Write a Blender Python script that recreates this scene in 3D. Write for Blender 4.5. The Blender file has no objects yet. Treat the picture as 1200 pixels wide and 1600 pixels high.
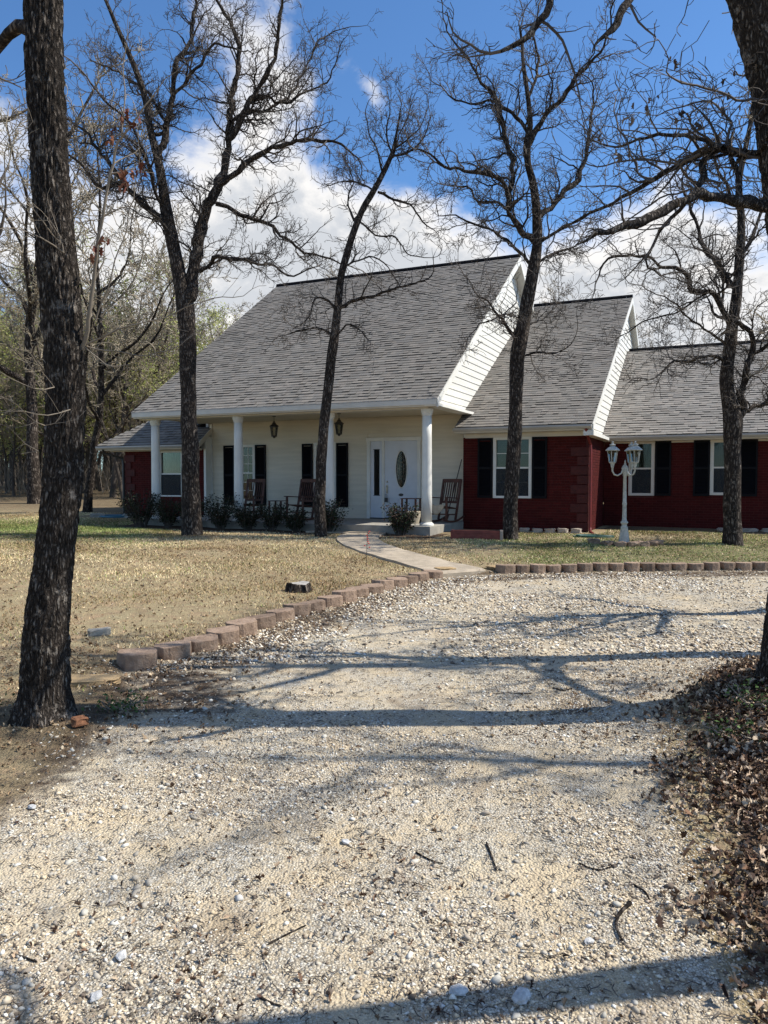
import bpy, bmesh, math, random
import numpy as np
from mathutils import Vector, noise as mnoise

random.seed(7)
C = bpy.context.scene.collection
R = math.radians
scene = bpy.context.scene

# ------------------------------------------------------------------ camera
F_PX, PITCH, CAM_H = 1178.0, math.atan(50 / 1178.0), 1.6
cam_d = bpy.data.cameras.new('camera'); cam = bpy.data.objects.new('camera', cam_d); C.objects.link(cam)
cam.location = (0, 0, CAM_H); cam.rotation_euler = (math.pi / 2 - PITCH, 0, 0)
cam_d.sensor_fit = 'VERTICAL'; cam_d.sensor_height = 36; cam_d.sensor_width = 27
cam_d.lens = 36 * F_PX / 1600; cam_d.clip_start = 0.05; cam_d.clip_end = 3000
scene.camera = cam
scene.view_settings.view_transform = 'Standard'; scene.view_settings.look = 'None'
scene.view_settings.exposure = 0.42; scene.view_settings.gamma = 1.0
scene.view_settings.use_curve_mapping = False

# ------------------------------------------------------------------ sun
SUN_EL, SUN_AZ = R(49.5), R(89.0)          # azimuth clockwise from +Y
sd = Vector((math.sin(SUN_AZ) * math.cos(SUN_EL), math.cos(SUN_AZ) * math.cos(SUN_EL), math.sin(SUN_EL)))
sl = bpy.data.lights.new('sun', 'SUN'); sl.energy = 5.0; sl.angle = R(0.53); sl.color = (1.0, 0.955, 0.87)
so = bpy.data.objects.new('sun', sl); C.objects.link(so)
so.rotation_euler = sd.to_track_quat('Z', 'Y').to_euler(); so.location = (20, 0, 30)

# helper: picture point at a distance -> place in the world (used to survey the real things)
def P(x, y, d):
    a = (x - 600) / F_PX; b = (800 - y) / F_PX
    ry = math.cos(PITCH) + b * math.sin(PITCH); rz = -math.sin(PITCH) + b * math.cos(PITCH)
    t = d / ry
    return Vector((a * t, d, CAM_H + rz * t))

# ------------------------------------------------------------------ node helpers
class NT:
    def __init__(s, tree): s.t = tree; s.n = tree.nodes; s.l = tree.links
    def new(s, typ, **kw):
        nd = s.n.new(typ)
        for k, v in kw.items():
            if k.startswith('_'): setattr(nd, k[1:], v)
        return nd
    def set(s, sock, v):
        if isinstance(v, bpy.types.NodeSocket): s.l.new(v, sock)
        elif v is not None:
            if hasattr(sock.default_value, '__len__') and not hasattr(v, '__len__'): v = (v, v, v)
            if hasattr(v, '__len__') and len(v) == 3 and len(sock.default_value) == 4: v = (*v, 1)
            sock.default_value = v
    def math(s, op, a, b=None, c=None, clamp=False):
        m = s.n.new('ShaderNodeMath'); m.operation = op; m.use_clamp = clamp
        s.set(m.inputs[0], a)
        if b is not None: s.set(m.inputs[1], b)
        if c is not None: s.set(m.inputs[2], c)
        return m.outputs[0]
    def vmath(s, op, a, b=None, out=0):
        m = s.n.new('ShaderNodeVectorMath'); m.operation = op
        s.set(m.inputs[0], a)
        if b is not None: s.set(m.inputs[1], b)
        return m.outputs[out]
    def mix(s, f, a, b, mode='MIX'):
        m = s.n.new('ShaderNodeMix'); m.data_type = 'RGBA'; m.blend_type = mode
        s.set(m.inputs[0], f); s.set(m.inputs[6], a); s.set(m.inputs[7], b)
        return m.outputs[2]
    def noise(s, vec, scale, detail=4, rough=.55, dist=0.0, col=False):
        n = s.n.new('ShaderNodeTexNoise')
        if vec is not None: s.l.new(vec, n.inputs['Vector'])
        n.inputs['Scale'].default_value = scale; n.inputs['Detail'].default_value = detail
        n.inputs['Roughness'].default_value = rough; n.inputs['Distortion'].default_value = dist
        return n.outputs['Color' if col else 'Fac']
    def vor(s, vec, scale, feat='F1', out='Distance'):
        n = s.n.new('ShaderNodeTexVoronoi'); n.feature = feat
        if vec is not None: s.l.new(vec, n.inputs['Vector'])
        n.inputs['Scale'].default_value = scale
        return n.outputs[out]
    def ramp(s, f, stops, interp='LINEAR'):
        r = s.n.new('ShaderNodeValToRGB'); r.color_ramp.interpolation = interp
        e = r.color_ramp.elements
        while len(e) < len(stops): e.new(0.5)
        for i, (p, c) in enumerate(stops):
            e[i].position = p; e[i].color = (c, c, c, 1) if not hasattr(c, '__len__') else (*c, 1)
        s.l.new(f, r.inputs[0]); return r.outputs[0]
    def rng(s, f, a, b, c=0.0, d=1.0):
        m = s.n.new('ShaderNodeMapRange'); m.interpolation_type = 'SMOOTHSTEP'
        s.set(m.inputs[0], f)
        for i, v in enumerate((a, b, c, d)): m.inputs[i + 1].default_value = v
        return m.outputs[0]
    def scale(s, vec, sc):
        m = s.n.new('ShaderNodeMapping'); s.l.new(vec, m.inputs[0]); m.inputs['Scale'].default_value = sc
        return m.outputs[0]
    def attr(s, name, out='Color'):
        a = s.n.new('ShaderNodeAttribute'); a.attribute_name = name; return a.outputs[out]
    def coord(s, which='Object'):
        return s.n.new('ShaderNodeTexCoord').outputs[which]
    def bump(s, h, strength=.5, dist=.02, normal=None):
        b = s.n.new('ShaderNodeBump'); b.inputs['Strength'].default_value = strength
        b.inputs['Distance'].default_value = dist; s.l.new(h, b.inputs['Height'])
        if normal is not None: s.l.new(normal, b.inputs['Normal'])
        return b.outputs[0]

def newmat(name):
    m = bpy.data.materials.new(name); m.use_nodes = True
    n = NT(m.node_tree); bs = m.node_tree.nodes['Principled BSDF']
    bs.inputs['Specular IOR Level'].default_value = .35
    return m, n, bs

# ------------------------------------------------------------------ world: sky with clouds
w = bpy.data.worlds.new('World'); scene.world = w; w.use_nodes = True
n = NT(w.node_tree); bg = w.node_tree.nodes['Background']
sky = n.n.new('ShaderNodeTexSky'); sky.sky_type = 'NISHITA'; sky.sun_disc = False
sky.sun_elevation = SUN_EL; sky.sun_rotation = SUN_AZ
sky.air_density = 1.0; sky.dust_density = 0.35; sky.ozone_density = 2.2; sky.altitude = 300
gc = n.coord('Generated')
dirv = n.vmath('NORMALIZE', gc)
def skydir(x, y): return P(x, y, 10) - Vector((0, 0, CAM_H))
blobs = [  # direction through the photograph, angular radius (deg), strength
    (300, 350, 6, .14), (430, 320, 5.5, .18), (330, 450, 9, .18), (480, 400, 6, .20), (640, 360, 5.0, .26), (650, 440, 9, .24), (520, 330, 3.5, .10),
    (430, 100, 4.5, .16), (350, 60, 3.5, .14), (150, 290, 5, .12), (450, 165, 3, .10),
    (590, 155, 1.3, .27), (574, 128, 1.2, .24), (552, 100, 1.2, .20), (600, 190, 1.1, .2), (1130, 400, 10, .22), (980, 440, 8, .2), (60, 420, 10, .06), (30, 200, 4, .06),
    (850, 470, 9, .2), (1000, 560, 10, .1)]
cl = n.noise(n.vmath('ADD', n.scale(dirv, (1.0, 1.0, 1.5)), (3.1, 0.4, 7.7)), 6.5, 8, .6, .35)
cl2 = n.noise(n.scale(dirv, (1.0, 1.0, 1.6)), 24.0, 5, .6, .3)
dens = n.math('ADD', n.math('ADD', cl, .065), n.math('MULTIPLY', n.math('SUBTRACT', cl2, .5), .24))  # constant offset adds unseen cloud out of frame to whiten the ambient light
for (x, y, rad, st) in blobs:
    d = skydir(x, y).normalized()
    dist = n.vmath('DISTANCE', dirv, tuple(d), out=1)
    k = n.math('DIVIDE', dist, R(rad) * 1.0)
    g = n.math('EXPONENT', n.math('MULTIPLY', n.math('MULTIPLY', k, k), -1.0))
    dens = n.math('ADD', dens, n.math('MULTIPLY', g, st))
for (x, y, rad, st) in [(700, 120, 8, .32), (1000, 130, 14, .30), (240, 190, 6, .22), (100, 90, 5, .14), (900, 300, 7, .18), (560, 270, 4, .14), (525, 40, 3.2, .22), (520, 230, 3.0, .16), (700, 270, 4, .12)]:
    d = skydir(x, y).normalized()
    dist = n.vmath('DISTANCE', dirv, tuple(d), out=1)
    k = n.math('DIVIDE', dist, R(rad))
    g = n.math('EXPONENT', n.math('MULTIPLY', n.math('MULTIPLY', k, k), -1.0))
    dens = n.math('SUBTRACT', dens, n.math('MULTIPLY', g, st))
cover = n.math('MULTIPLY', n.rng(dens, .52, .84), n.rng(dens, .48, .66))
thick = n.rng(n.math('ADD', dens, n.math('MULTIPLY', n.math('SUBTRACT', cl2, .5), .5)), .72, 1.05)
ccol = n.mix(thick, (13.4, 13.1, 12.8), (8.8, 9.2, 9.8))
skyc = n.mix(1.0, sky.outputs[0], (1.24, 1.80, 2.30), 'MULTIPLY')
fin = n.mix(cover, skyc, ccol)
n.l.new(fin, bg.inputs[0]); bg.inputs[1].default_value = 0.058

# ------------------------------------------------------------------ materials
def m_simple(name, col, rough=.6, var=.15, scale=8, bump=.0, bscale=60, spec=.35, metallic=0, stretch=(1, 1, 1)):
    m, n, b = newmat(name)
    co = n.scale(n.coord(), stretch)
    f = n.noise(co, scale, 5, .6)
    c = n.mix(n.rng(f, .3, .7), tuple(c * (1 - var) for c in col), tuple(min(1, c * (1 + var)) for c in col))
    n.l.new(c, b.inputs['Base Color']); b.inputs['Roughness'].default_value = rough
    b.inputs['Specular IOR Level'].default_value = spec; b.inputs['Metallic'].default_value = metallic
    if bump: n.l.new(n.bump(n.noise(co, bscale, 4, .6), bump, .01), b.inputs['Normal'])
    return m

def m_attr(name, rough=.8, spec=.2, noise=.0, nscale=60, attr='tone', bump=0, bscale=80, transl=0):
    m, n, b = newmat(name)
    c = n.attr(attr)
    if noise:
        f = n.noise(n.coord(), nscale, 4, .6)
        c = n.mix(1.0, c, n.ramp(f, [(.25, 1 - noise), (.75, 1 + noise)]), 'MULTIPLY')
    n.l.new(c, b.inputs['Base Color']); b.inputs['Roughness'].default_value = rough
    b.inputs['Specular IOR Level'].default_value = spec
    if bump: n.l.new(n.bump(n.noise(n.coord(), bscale, 4, .6), bump, .01), b.inputs['Normal'])
    return m

MAT = {}
MAT['white'] = m_simple('white_paint', (.70, .68, .62), .5, .06, 3, .15, 120)
MAT['siding'] = m_simple('white_siding', (.66, .64, .58), .55, .07, 2.5, .25, 40, stretch=(.3, .3, 4))
MAT['cream'] = m_simple('bounce_tinted_siding', (.62, .56, .45), .6, .07, 2.5, .25, 40, stretch=(.3, .3, 4))  # white porch siding, tinted for the warm light bounced off the lawn
MAT['ceiling'] = m_simple('cream_ceiling', (.60, .53, .40), .6, .06, 3)
MAT['trim'] = m_simple('cream_trim', (.62, .58, .51), .55, .06, 3)
MAT['gutter'] = m_simple('grey_gutter', (.42, .40, .37), .45, .08, 3)
MAT['black'] = m_simple('black_shutter', (.006, .006, .008), .6, .1, 5, spec=.12)
MAT['iron'] = m_simple('dark_metal', (.025, .022, .02), .45, .2, 20, spec=.5)
MAT['door'] = m_simple('door_paint', (.60, .62, .66), .4, .04, 3)
MAT['brass'] = m_simple('brushed_metal', (.45, .40, .32), .35, .1, 30, metallic=.8)
MAT['wood_chair'] = m_simple('stained_wood', (.085, .032, .020), .5, .3, 6, .3, 60, stretch=(3, 3, .6))
MAT['concrete'] = m_simple('concrete', (.37, .305, .225), .85, .22, 3, .5, 150)
MAT['slab'] = m_simple('porch_concrete', (.30, .28, .24), .85, .15, 4, .5, 120)
MAT['redtrim'] = m_simple('red_painted_metal', (.16, .022, .020), .5, .15, 4)
MAT['quoin'] = m_simple('painted_quoin', (.062, .009, .007), .7, .18, 8, .5, 60)
MAT['timber'] = m_simple('red_timber', (.20, .055, .04), .8, .3, 6, .5, 60, stretch=(1, 6, 6))
MAT['sawn'] = m_simple('sawn_end', (.38, .30, .23), .85, .2, 20, .4, 90)
MAT['curtain'] = m_simple('pale_curtain', (.50, .49, .44), .9, .12, 3, stretch=(6, 1, .3))
MAT['blind'] = m_simple('window_blind', (.56, .56, .54), .7, .06, 5)
MAT['sheer'] = m_simple('green_grey_sheer', (.09, .10, .085), .9, .2, 3, stretch=(4, 1, .5))
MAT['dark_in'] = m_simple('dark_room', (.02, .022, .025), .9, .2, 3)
MAT['lamp_white'] = m_simple('chalky_white_metal', (.44, .43, .38), .6, .22, 14, .3, 50)
MAT['hose_blue'] = m_simple('blue_hose', (.07, .19, .27), .45, .1, 5)
MAT['hose_green'] = m_simple('green_hose', (.015, .075, .06), .4, .1, 5)
MAT['foundation'] = m_simple('foundation_concrete', (.36, .30, .24), .9, .2, 6, .4, 90)
MAT['cloth'] = m_simple('cream_cloth', (.42, .36, .27), .9, .2, 7, .3, 60)
MAT['red_plastic'] = m_simple('red_plastic', (.35, .035, .03), .5, .2, 20)
MAT['flatstone'] = m_simple('tan_flat_stone', (.36, .25, .13), .9, .2, 9, .6, 50)
MAT['greenleaf'] = m_attr('weed_leaf', .6, .3)
MAT['blind_slat'] = MAT['blind']

def m_glass():
    m, n, b = newmat('window_glass'); n.n.remove(b)
    out = n.n['Material Output']
    tr = n.n.new('ShaderNodeBsdfTransparent'); tr.inputs[0].default_value = (.60, .62, .56, 1)
    gl = n.n.new('ShaderNodeBsdfGlossy'); gl.inputs['Roughness'].default_value = .03
    fr = n.n.new('ShaderNodeFresnel'); fr.inputs[0].default_value = 1.52
    mx = n.n.new('ShaderNodeMixShader')
    n.l.new(n.math('MULTIPLY', fr.outputs[0], 1.0, clamp=True), mx.inputs[0])
    n.l.new(tr.outputs[0], mx.inputs[1]); n.l.new(gl.outputs[0], mx.inputs[2]); n.l.new(mx.outputs[0], out.inputs[0])
    return m
MAT['glass'] = m_glass()
def m_screen():
    m, n, b = newmat('insect_screen')
    b.inputs['Base Color'].default_value = (.03, .035, .04, 1); b.inputs['Alpha'].default_value = .58
    b.inputs['Roughness'].default_value = .8
    return m
MAT['screen'] = m_screen()

def m_bark(name, c0, c1, sz=1.0, rough=.95):
    m, n, b = newmat(name)
    co = n.coord()
    wob = n.noise(n.scale(co, (6 * sz, 6 * sz, 5 * sz)), 1.0, 3, .6, col=True)
    cw = n.vmath('ADD', n.scale(co, (20 * sz, 20 * sz, 5.2 * sz)), n.vmath('MULTIPLY', wob, (1.6, 1.6, 1.6)))
    v = n.vor(cw, 1.0, 'DISTANCE_TO_EDGE')
    n1 = n.noise(n.scale(co, (22 * sz, 22 * sz, 7 * sz)), 1.0, 8, .72, .8)
    n2 = n.noise(n.scale(co, (90, 90, 45)), 1.0, 5, .7)
    pl = n.noise(co, 1.8, 4, .6)
    f = n.math('ADD', n.math('MULTIPLY', n.rng(v, .0, .40), .34), n.math('ADD', n.math('MULTIPLY', n1, .50), n.math('MULTIPLY', n2, .22)))
    col = n.ramp(f, [(.30, tuple(x * .16 for x in c0)), (.47, tuple(x * .6 for x in c0)), (.60, c0), (.76, c1)])
    lich = n.rng(n.math('ADD', n.noise(co, 7, 6, .75), n.math('MULTIPLY', n2, .2)), .66, .76)
    col = n.mix(n.math('MULTIPLY', lich, .45), col, tuple(min(1, x * 1.7) for x in c1))
    col = n.mix(1.0, col, n.ramp(pl, [(.3, .70), (.7, 1.2)]), 'MULTIPLY')
    n.l.new(col, b.inputs['Base Color']); b.inputs['Roughness'].default_value = rough
    b.inputs['Specular IOR Level'].default_value = .12
    n.l.new(n.bump(f, 1.0, .045), b.inputs['Normal'])
    return m
MAT['bark'] = m_bark('oak_bark', (.080, .063, .052), (.22, .185, .15), 1.2)
MAT['bark_near'] = m_bark('oak_bark_near', (.105, .085, .070), (.30, .265, .225), 2.4)
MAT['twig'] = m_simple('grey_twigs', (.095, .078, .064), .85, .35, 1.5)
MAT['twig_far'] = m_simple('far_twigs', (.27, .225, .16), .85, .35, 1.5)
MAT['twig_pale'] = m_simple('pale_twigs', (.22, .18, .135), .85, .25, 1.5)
MAT['bark_far'] = m_simple('far_bark', (.075, .06, .048), .9, .4, 2.5, stretch=(1, 1, .3))
MAT['leaf_attr'] = m_attr('leaves', .75, .2)
def m_spring():
    m, n, b = newmat('spring_leaf'); c = n.attr('tone'); b.inputs['Roughness'].default_value = .7
    n.l.new(c, b.inputs['Base Color'])
    tr = n.n.new('ShaderNodeBsdfTranslucent'); n.l.new(c, tr.inputs[0]); mx = n.n.new('ShaderNodeMixShader'); mx.inputs[0].default_value = .45
    n.l.new(b.outputs[0], mx.inputs[1]); n.l.new(tr.outputs[0], mx.inputs[2]); n.l.new(mx.outputs[0], n.n['Material Output'].inputs[0])
    return m
MAT['leaf_spring'] = m_spring()
MAT['stone_attr'] = m_attr('stones', .85, .2, .12, 150)
MAT['grass_attr'] = m_attr('grass_blades', .8, .15)
MAT['shingle'] = m_attr('asphalt_shingle', .92, .15, .22, 90, bump=.4, bscale=150)

def m_brick():
    m, n, b = newmat('painted_red_brick')
    c = n.attr('tone')
    f = n.noise(n.coord(), 30, 4, .6)
    c = n.mix(1.0, c, n.ramp(f, [(.25, .8), (.75, 1.2)]), 'MULTIPLY')
    n.l.new(c, b.inputs['Base Color']); b.inputs['Roughness'].default_value = .8; b.inputs['Specular IOR Level'].default_value = .15
    n.l.new(n.bump(n.noise(n.coord(), 90, 4, .6), .4, .006), b.inputs['Normal'])
    return m
MAT['brick'] = m_brick()
MAT['mortar'] = m_simple('painted_mortar', (.085, .022, .018), .85, .12, 10)

def m_block():
    m, n, b = newmat('kerb_block_concrete')
    co = n.coord(); oi = n.n.new('ShaderNodeObjectInfo')
    f = n.noise(n.vmath('ADD', co, oi.outputs['Location']), 14, 6, .7)
    col = n.ramp(f, [(.22, (.14, .092, .062)), (.5, (.29, .200, .140)), (.8, (.42, .31, .225))])
    col = n.mix(1.0, col, n.ramp(oi.outputs['Random'], [(0, .72), (1, 1.2)]), 'MULTIPLY')
    n.l.new(col, b.inputs['Base Color']); b.inputs['Roughness'].default_value = .92
    n.l.new(n.bump(n.noise(co, 45, 6, .7), .8, .02), b.inputs['Normal'])
    return m
MAT['block'] = m_block()

def m_ground():
    m, n, b = newmat('ground_soil_gravel_lawn')
    co = n.coord('Object')
    g = n.attr('gravel', 'Fac'); lit = n.attr('litter', 'Fac'); grn = n.attr('green', 'Fac'); bed = n.attr('bed', 'Fac')
    n1 = n.noise(co, .9, 6, .65); n2 = n.noise(co, 7, 6, .7); n3 = n.noise(co, 45, 5, .7); n4 = n.noise(co, 2.6, 5, .6, .6)
    # gravel: cream dust with pale chips and dark gaps
    dust = n.ramp(n1, [(.30, (.55, .43, .27)), (.52, (.72, .585, .39)), (.74, (.82, .71, .50))])
    v1 = n.vor(co, 85, 'F1'); vc = n.vor(co, 85, 'F1', 'Color'); v2 = n.vor(co, 190, 'F1'); ve = n.vor(co, 85, 'DISTANCE_TO_EDGE')
    sepc = n.n.new('ShaderNodeSeparateColor'); n.l.new(vc, sepc.inputs[0])
    chip = n.ramp(sepc.outputs[0], [(0, (.26, .215, .16)), (.25, (.56, .50, .40)), (.7, (.76, .71, .60)), (1, (.86, .83, .75))])
    chip = n.mix(1.0, chip, n.ramp(ve, [(0.0, .30), (.16, 1.0)]), 'MULTIPLY')
    chipmask = n.rng(n.math('ADD', n.math('MULTIPLY', n4, .7), n.math('MULTIPLY', n2, .4)), .38, .66)
    grav = n.mix(n.math('MULTIPLY', chipmask, .85), dust, chip)
    grav = n.mix(1.0, grav, n.ramp(v2, [(0, 1.12), (.7, .72)]), 'MULTIPLY')
    grav = n.mix(n.math('MULTIPLY', n.rng(n.noise(co, 120, 4, .75), .56, .66), .8), grav, (.15, .115, .085))
    grav = n.mix(n.rng(n3, .60, .70), grav, (.13, .10, .075))
    damp = n.rng(n.noise(co, 1.5, 7, .72, .8), .52, .68)
    grav = n.mix(n.math('MULTIPLY', damp, .72), grav, n.mix(n2, (.17, .125, .085), (.32, .25, .175)))
    trk = n.rng(n.noise(n.scale(co, (.9, .35, 1)), 1.0, 4, .6, .5), .50, .62)
    grav = n.mix(n.math('MULTIPLY', trk, .55), grav, n.mix(n2, (.50, .40, .27), (.66, .55, .39)))
    # lawn soil and straw
    soil = n.ramp(n2, [(.3, (.22, .155, .095)), (.5, (.38, .29, .18)), (.72, (.52, .42, .27))])
    soil = n.mix(n.rng(n4, .5, .7), soil, (.42, .29, .18))
    soil = n.mix(n.math('MULTIPLY', n.rng(n.noise(co, 1.1, 6, .7, .7), .5, .66), .6), soil, (.20, .135, .08))
    soil = n.mix(1.0, soil, n.ramp(n3, [(.3, .6), (.7, 1.3)]), 'MULTIPLY')
    gr = n.ramp(n3, [(.3, (.055, .075, .022)), (.7, (.17, .18, .065))])
    soil = n.mix(n.math('MULTIPLY', grn, n.rng(n2, .3, .6)), soil, gr)
    dark = n.ramp(n3, [(.3, (.035, .024, .017)), (.7, (.12, .080, .052))])
    soil = n.mix(bed, soil, dark)
    edge = n.rng(n.math('ADD', g, n.math('MULTIPLY', n.math('SUBTRACT', n2, .5), 1.1)), .35, .65)
    base = n.mix(edge, soil, grav)
    lt = n.rng(n.math('ADD', lit, n.math('MULTIPLY', n.math('SUBTRACT', n2, .5), .9)), .35, .7)
    base = n.mix(lt, base, dark)
    n.l.new(base, b.inputs['Base Color']); b.inputs['Roughness'].default_value = .95
    b.inputs['Specular IOR Level'].default_value = .12
    h = n.math('ADD', n.math('MULTIPLY', n.math('SUBTRACT', 1.0, v1), .5), n.math('ADD', n.math('MULTIPLY', n3, .6), n.math('MULTIPLY', n2, 1.0)))
    n.l.new(n.bump(h, .9, .022), b.inputs['Normal'])
    return m
MAT['ground'] = m_ground()

# ------------------------------------------------------------------ object helpers
def tag(o, label=None, cat=None, group=None, kind=None):
    if label: o['label'] = label
    if cat: o['category'] = cat
    if group: o['group'] = group
    if kind: o['kind'] = kind
    return o
def empty(name, loc=(0, 0, 0), rz=0.0):
    o = bpy.data.objects.new(name, None); C.objects.link(o); o.location = loc; o.rotation_euler = (0, 0, rz)
    o.empty_display_size = .2
    return o
def link(name, me, mat, parent=None, loc=None, smooth=False):
    o = bpy.data.objects.new(name, me); C.objects.link(o)
    if mat is not None and not me.materials: me.materials.append(mat if not isinstance(mat, str) else MAT[mat])
    if parent: o.parent = parent
    if loc is not None: o.location = loc
    if smooth: me.shade_smooth()
    return o
def copy_tree(o, parent=None):
    c = o.copy(); C.objects.link(c); c.parent = parent
    for ch in list(o.children): copy_tree(ch, c)
    return c

class MB:
    """collects verts / faces / per-vertex tones, builds one mesh"""
    def __init__(s): s.v = []; s.f = []; s.c = []; s.col = (1, 1, 1)
    def add(s, vs, fs):
        b = len(s.v); s.v += [tuple(v) for v in vs]; s.f += [tuple(i + b for i in f) for f in fs]
        s.c += [s.col] * len(vs); return s
    def box(s, x0, x1, y0, y1, z0, z1):
        return s.add([(x0, y0, z0), (x1, y0, z0), (x1, y1, z0), (x0, y1, z0), (x0, y0, z1), (x1, y0, z1), (x1, y1, z1), (x0, y1, z1)],
                     [(0, 3, 2, 1), (4, 5, 6, 7), (0, 1, 5, 4), (1, 2, 6, 5), (2, 3, 7, 6), (3, 0, 4, 7)])
    def prism(s, poly, a0, a1, axis='u'):
        """polygon in the two other axes extruded along axis ('u': poly=(v,z); 'v': poly=(u,z); 'z': poly=(u,v))"""
        k = len(poly)
        def mk(p, a): return (a, p[0], p[1]) if axis == 'u' else ((p[0], a, p[1]) if axis == 'v' else (p[0], p[1], a))
        vs = [mk(p, a0) for p in poly] + [mk(p, a1) for p in poly]
        fs = [tuple(range(k))[::-1], tuple(range(k, 2 * k))] + [(i, (i + 1) % k, (i + 1) % k + k, i + k) for i in range(k)]
        return s.add(vs, fs)
    def bar(s, p, q, r, k=6, r2=None, caps=True):
        return s.tube([p, q], [r, r if r2 is None else r2], k, caps)
    def beam(s, p, q, wdt, hgt, up=(0, 0, 1)):
        p = Vector(p); q = Vector(q); d = (q - p).normalized(); u = Vector(up)
        x = d.cross(u)
        if x.length < 1e-4: x = d.cross(Vector((0, 1, 0)))
        x.normalize(); y = x.cross(d).normalized()
        vs = []
        for c in (p, q):
            for (a, b) in ((-1, -1), (1, -1), (1, 1), (-1, 1)): vs.append(c + x * a * wdt / 2 + y * b * hgt / 2)
        return s.add(vs, [(0, 3, 2, 1), (4, 5, 6, 7), (0, 1, 5, 4), (1, 2, 6, 5), (2, 3, 7, 6), (3, 0, 4, 7)])
    def tube(s, pts, rad, k=6, caps=True):
        V, Fc = tube_np(np.array([tuple(p) for p in pts], float), np.array(rad, float), k)
        b = len(s.v); s.v += [tuple(x) for x in V]; s.f += [tuple(int(i) + b for i in f) for f in Fc]
        s.c += [s.col] * len(V)
        if caps:
            s.f.append(tuple(range(b, b + k))); s.f.append(tuple(range(b + len(V) - k, b + len(V)))[::-1])
        return s
    def lathe(s, prof, k=16, c=(0, 0)):
        """prof = (r, z) from the bottom up"""
        b = len(s.v)
        for r, z in prof:
            for i in range(k):
                a = 2 * math.pi * i / k; s.v.append((c[0] + r * math.cos(a), c[1] + r * math.sin(a), z)); s.c.append(s.col)
        for j in range(len(prof) - 1):
            for i in range(k):
                s.f.append((b + j * k + i, b + j * k + (i + 1) % k, b + (j + 1) * k + (i + 1) % k, b + (j + 1) * k + i))
        s.f.append(tuple(range(b, b + k))[::-1]); s.f.append(tuple(range(b + (len(prof) - 1) * k, b + len(prof) * k)))
        return s
    def mesh(s, name, tone=False):
        me = bpy.data.meshes.new(name); me.from_pydata(s.v, [], s.f)
        if tone:
            a = me.color_attributes.new('tone', 'FLOAT_COLOR', 'POINT')
            a.data.foreach_set('color', np.array([(*c, 1) for c in s.c], np.float32).ravel())
        me.update(); return me
    def build(s, name, mat, parent=None, loc=None, smooth=False, tone=False, bevel=0):
        o = link(name, s.mesh(name, tone), mat, parent, loc, smooth)
        if bevel:
            md = o.modifiers.new('b', 'BEVEL'); md.width = bevel; md.segments = 2; md.limit_method = 'ANGLE'
        return o

def tube_np(pts, rad, k):
    m = len(pts)
    tan = np.empty_like(pts); tan[1:-1] = pts[2:] - pts[:-2]; tan[0] = pts[1] - pts[0]; tan[-1] = pts[-1] - pts[-2]
    tan /= np.linalg.norm(tan, axis=1)[:, None] + 1e-9
    ref = np.array([0.0, 0, 1]) if abs(tan[0][2]) < .85 else np.array([1.0, 0, 0])
    x = np.empty_like(pts)
    prev = np.cross(tan[0], ref); prev /= np.linalg.norm(prev) + 1e-9
    for i in range(m):
        prev = prev - tan[i] * prev.dot(tan[i]); prev /= np.linalg.norm(prev) + 1e-9; x[i] = prev
    y = np.cross(tan, x)
    a = np.arange(k) * 2 * math.pi / k
    V = pts[:, None, :] + rad[:, None, None] * (np.cos(a)[None, :, None] * x[:, None, :] + np.sin(a)[None, :, None] * y[:, None, :])
    i = np.arange(m - 1)[:, None] * k; j = np.arange(k)[None, :]; j2 = (j + 1) % k
    Fc = np.stack([i + j, i + j2, i + k + j2, i + k + j], -1).reshape(-1, 4)
    return V.reshape(-1, 3), Fc

def np_mesh(name, V, Fc, tone=None, smooth=False):
    """fast mesh from arrays; Fc is (n,3) or (n,4)"""
    me = bpy.data.meshes.new(name); k = Fc.shape[1]; nf = len(Fc)
    me.vertices.add(len(V)); me.vertices.foreach_set('co', V.astype(np.float32).ravel())
    me.loops.add(nf * k); me.loops.foreach_set('vertex_index', Fc.astype(np.int32).ravel())
    me.polygons.add(nf); me.polygons.foreach_set('loop_start', (np.arange(nf) * k).astype(np.int32))
    if smooth: me.polygons.foreach_set('use_smooth', np.ones(nf, bool))
    if tone is not None:
        a = me.color_attributes.new('tone', 'FLOAT_COLOR', 'POINT')
        a.data.foreach_set('color', np.concatenate([tone, np.ones((len(tone), 1))], 1).astype(np.float32).ravel())
    me.update(); me.validate(); return me

# ------------------------------------------------------------------ the ground
def sm(x): x = np.clip(x, 0, 1); return x * x * (3 - 2 * x)
DRIVE = np.array([(-2.19, 6.27), (-1.98, 6.56), (-1.81, 6.87), (-1.66, 7.34), (-1.51, 7.8), (-1.33, 8.15), (-1.15, 8.65), (-.85, 9.3), (-.5, 10.0), (-.15, 10.7), (.2, 11.35),
    (.55, 11.95), (.96, 12.45), (1.67, 12.6), (2.18, 12.72), (4.51, 13.1), (6.54, 13.2), (9, 13.2), (14, 13.0), (26, 12), (26, 8), (14, 7.3), (6, 6.9), (3.6, 6.3), (2.5, 5.7), (2.0, 5.15), (1.62, 4.4), (1.34, 3.5), (1.15, 2.7),
    (1.05, 2.2), (1.1, 1.2), (1.3, -1), (1.6, -8), (-5.5, -8), (-4.2, 0), (-3.2, 2.2), (-2.3, 3.1), (-1.85, 3.6), (-1.8, 4.3), (-1.85, 4.9), (-1.9, 5.5), (-2.05, 5.95)])
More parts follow.
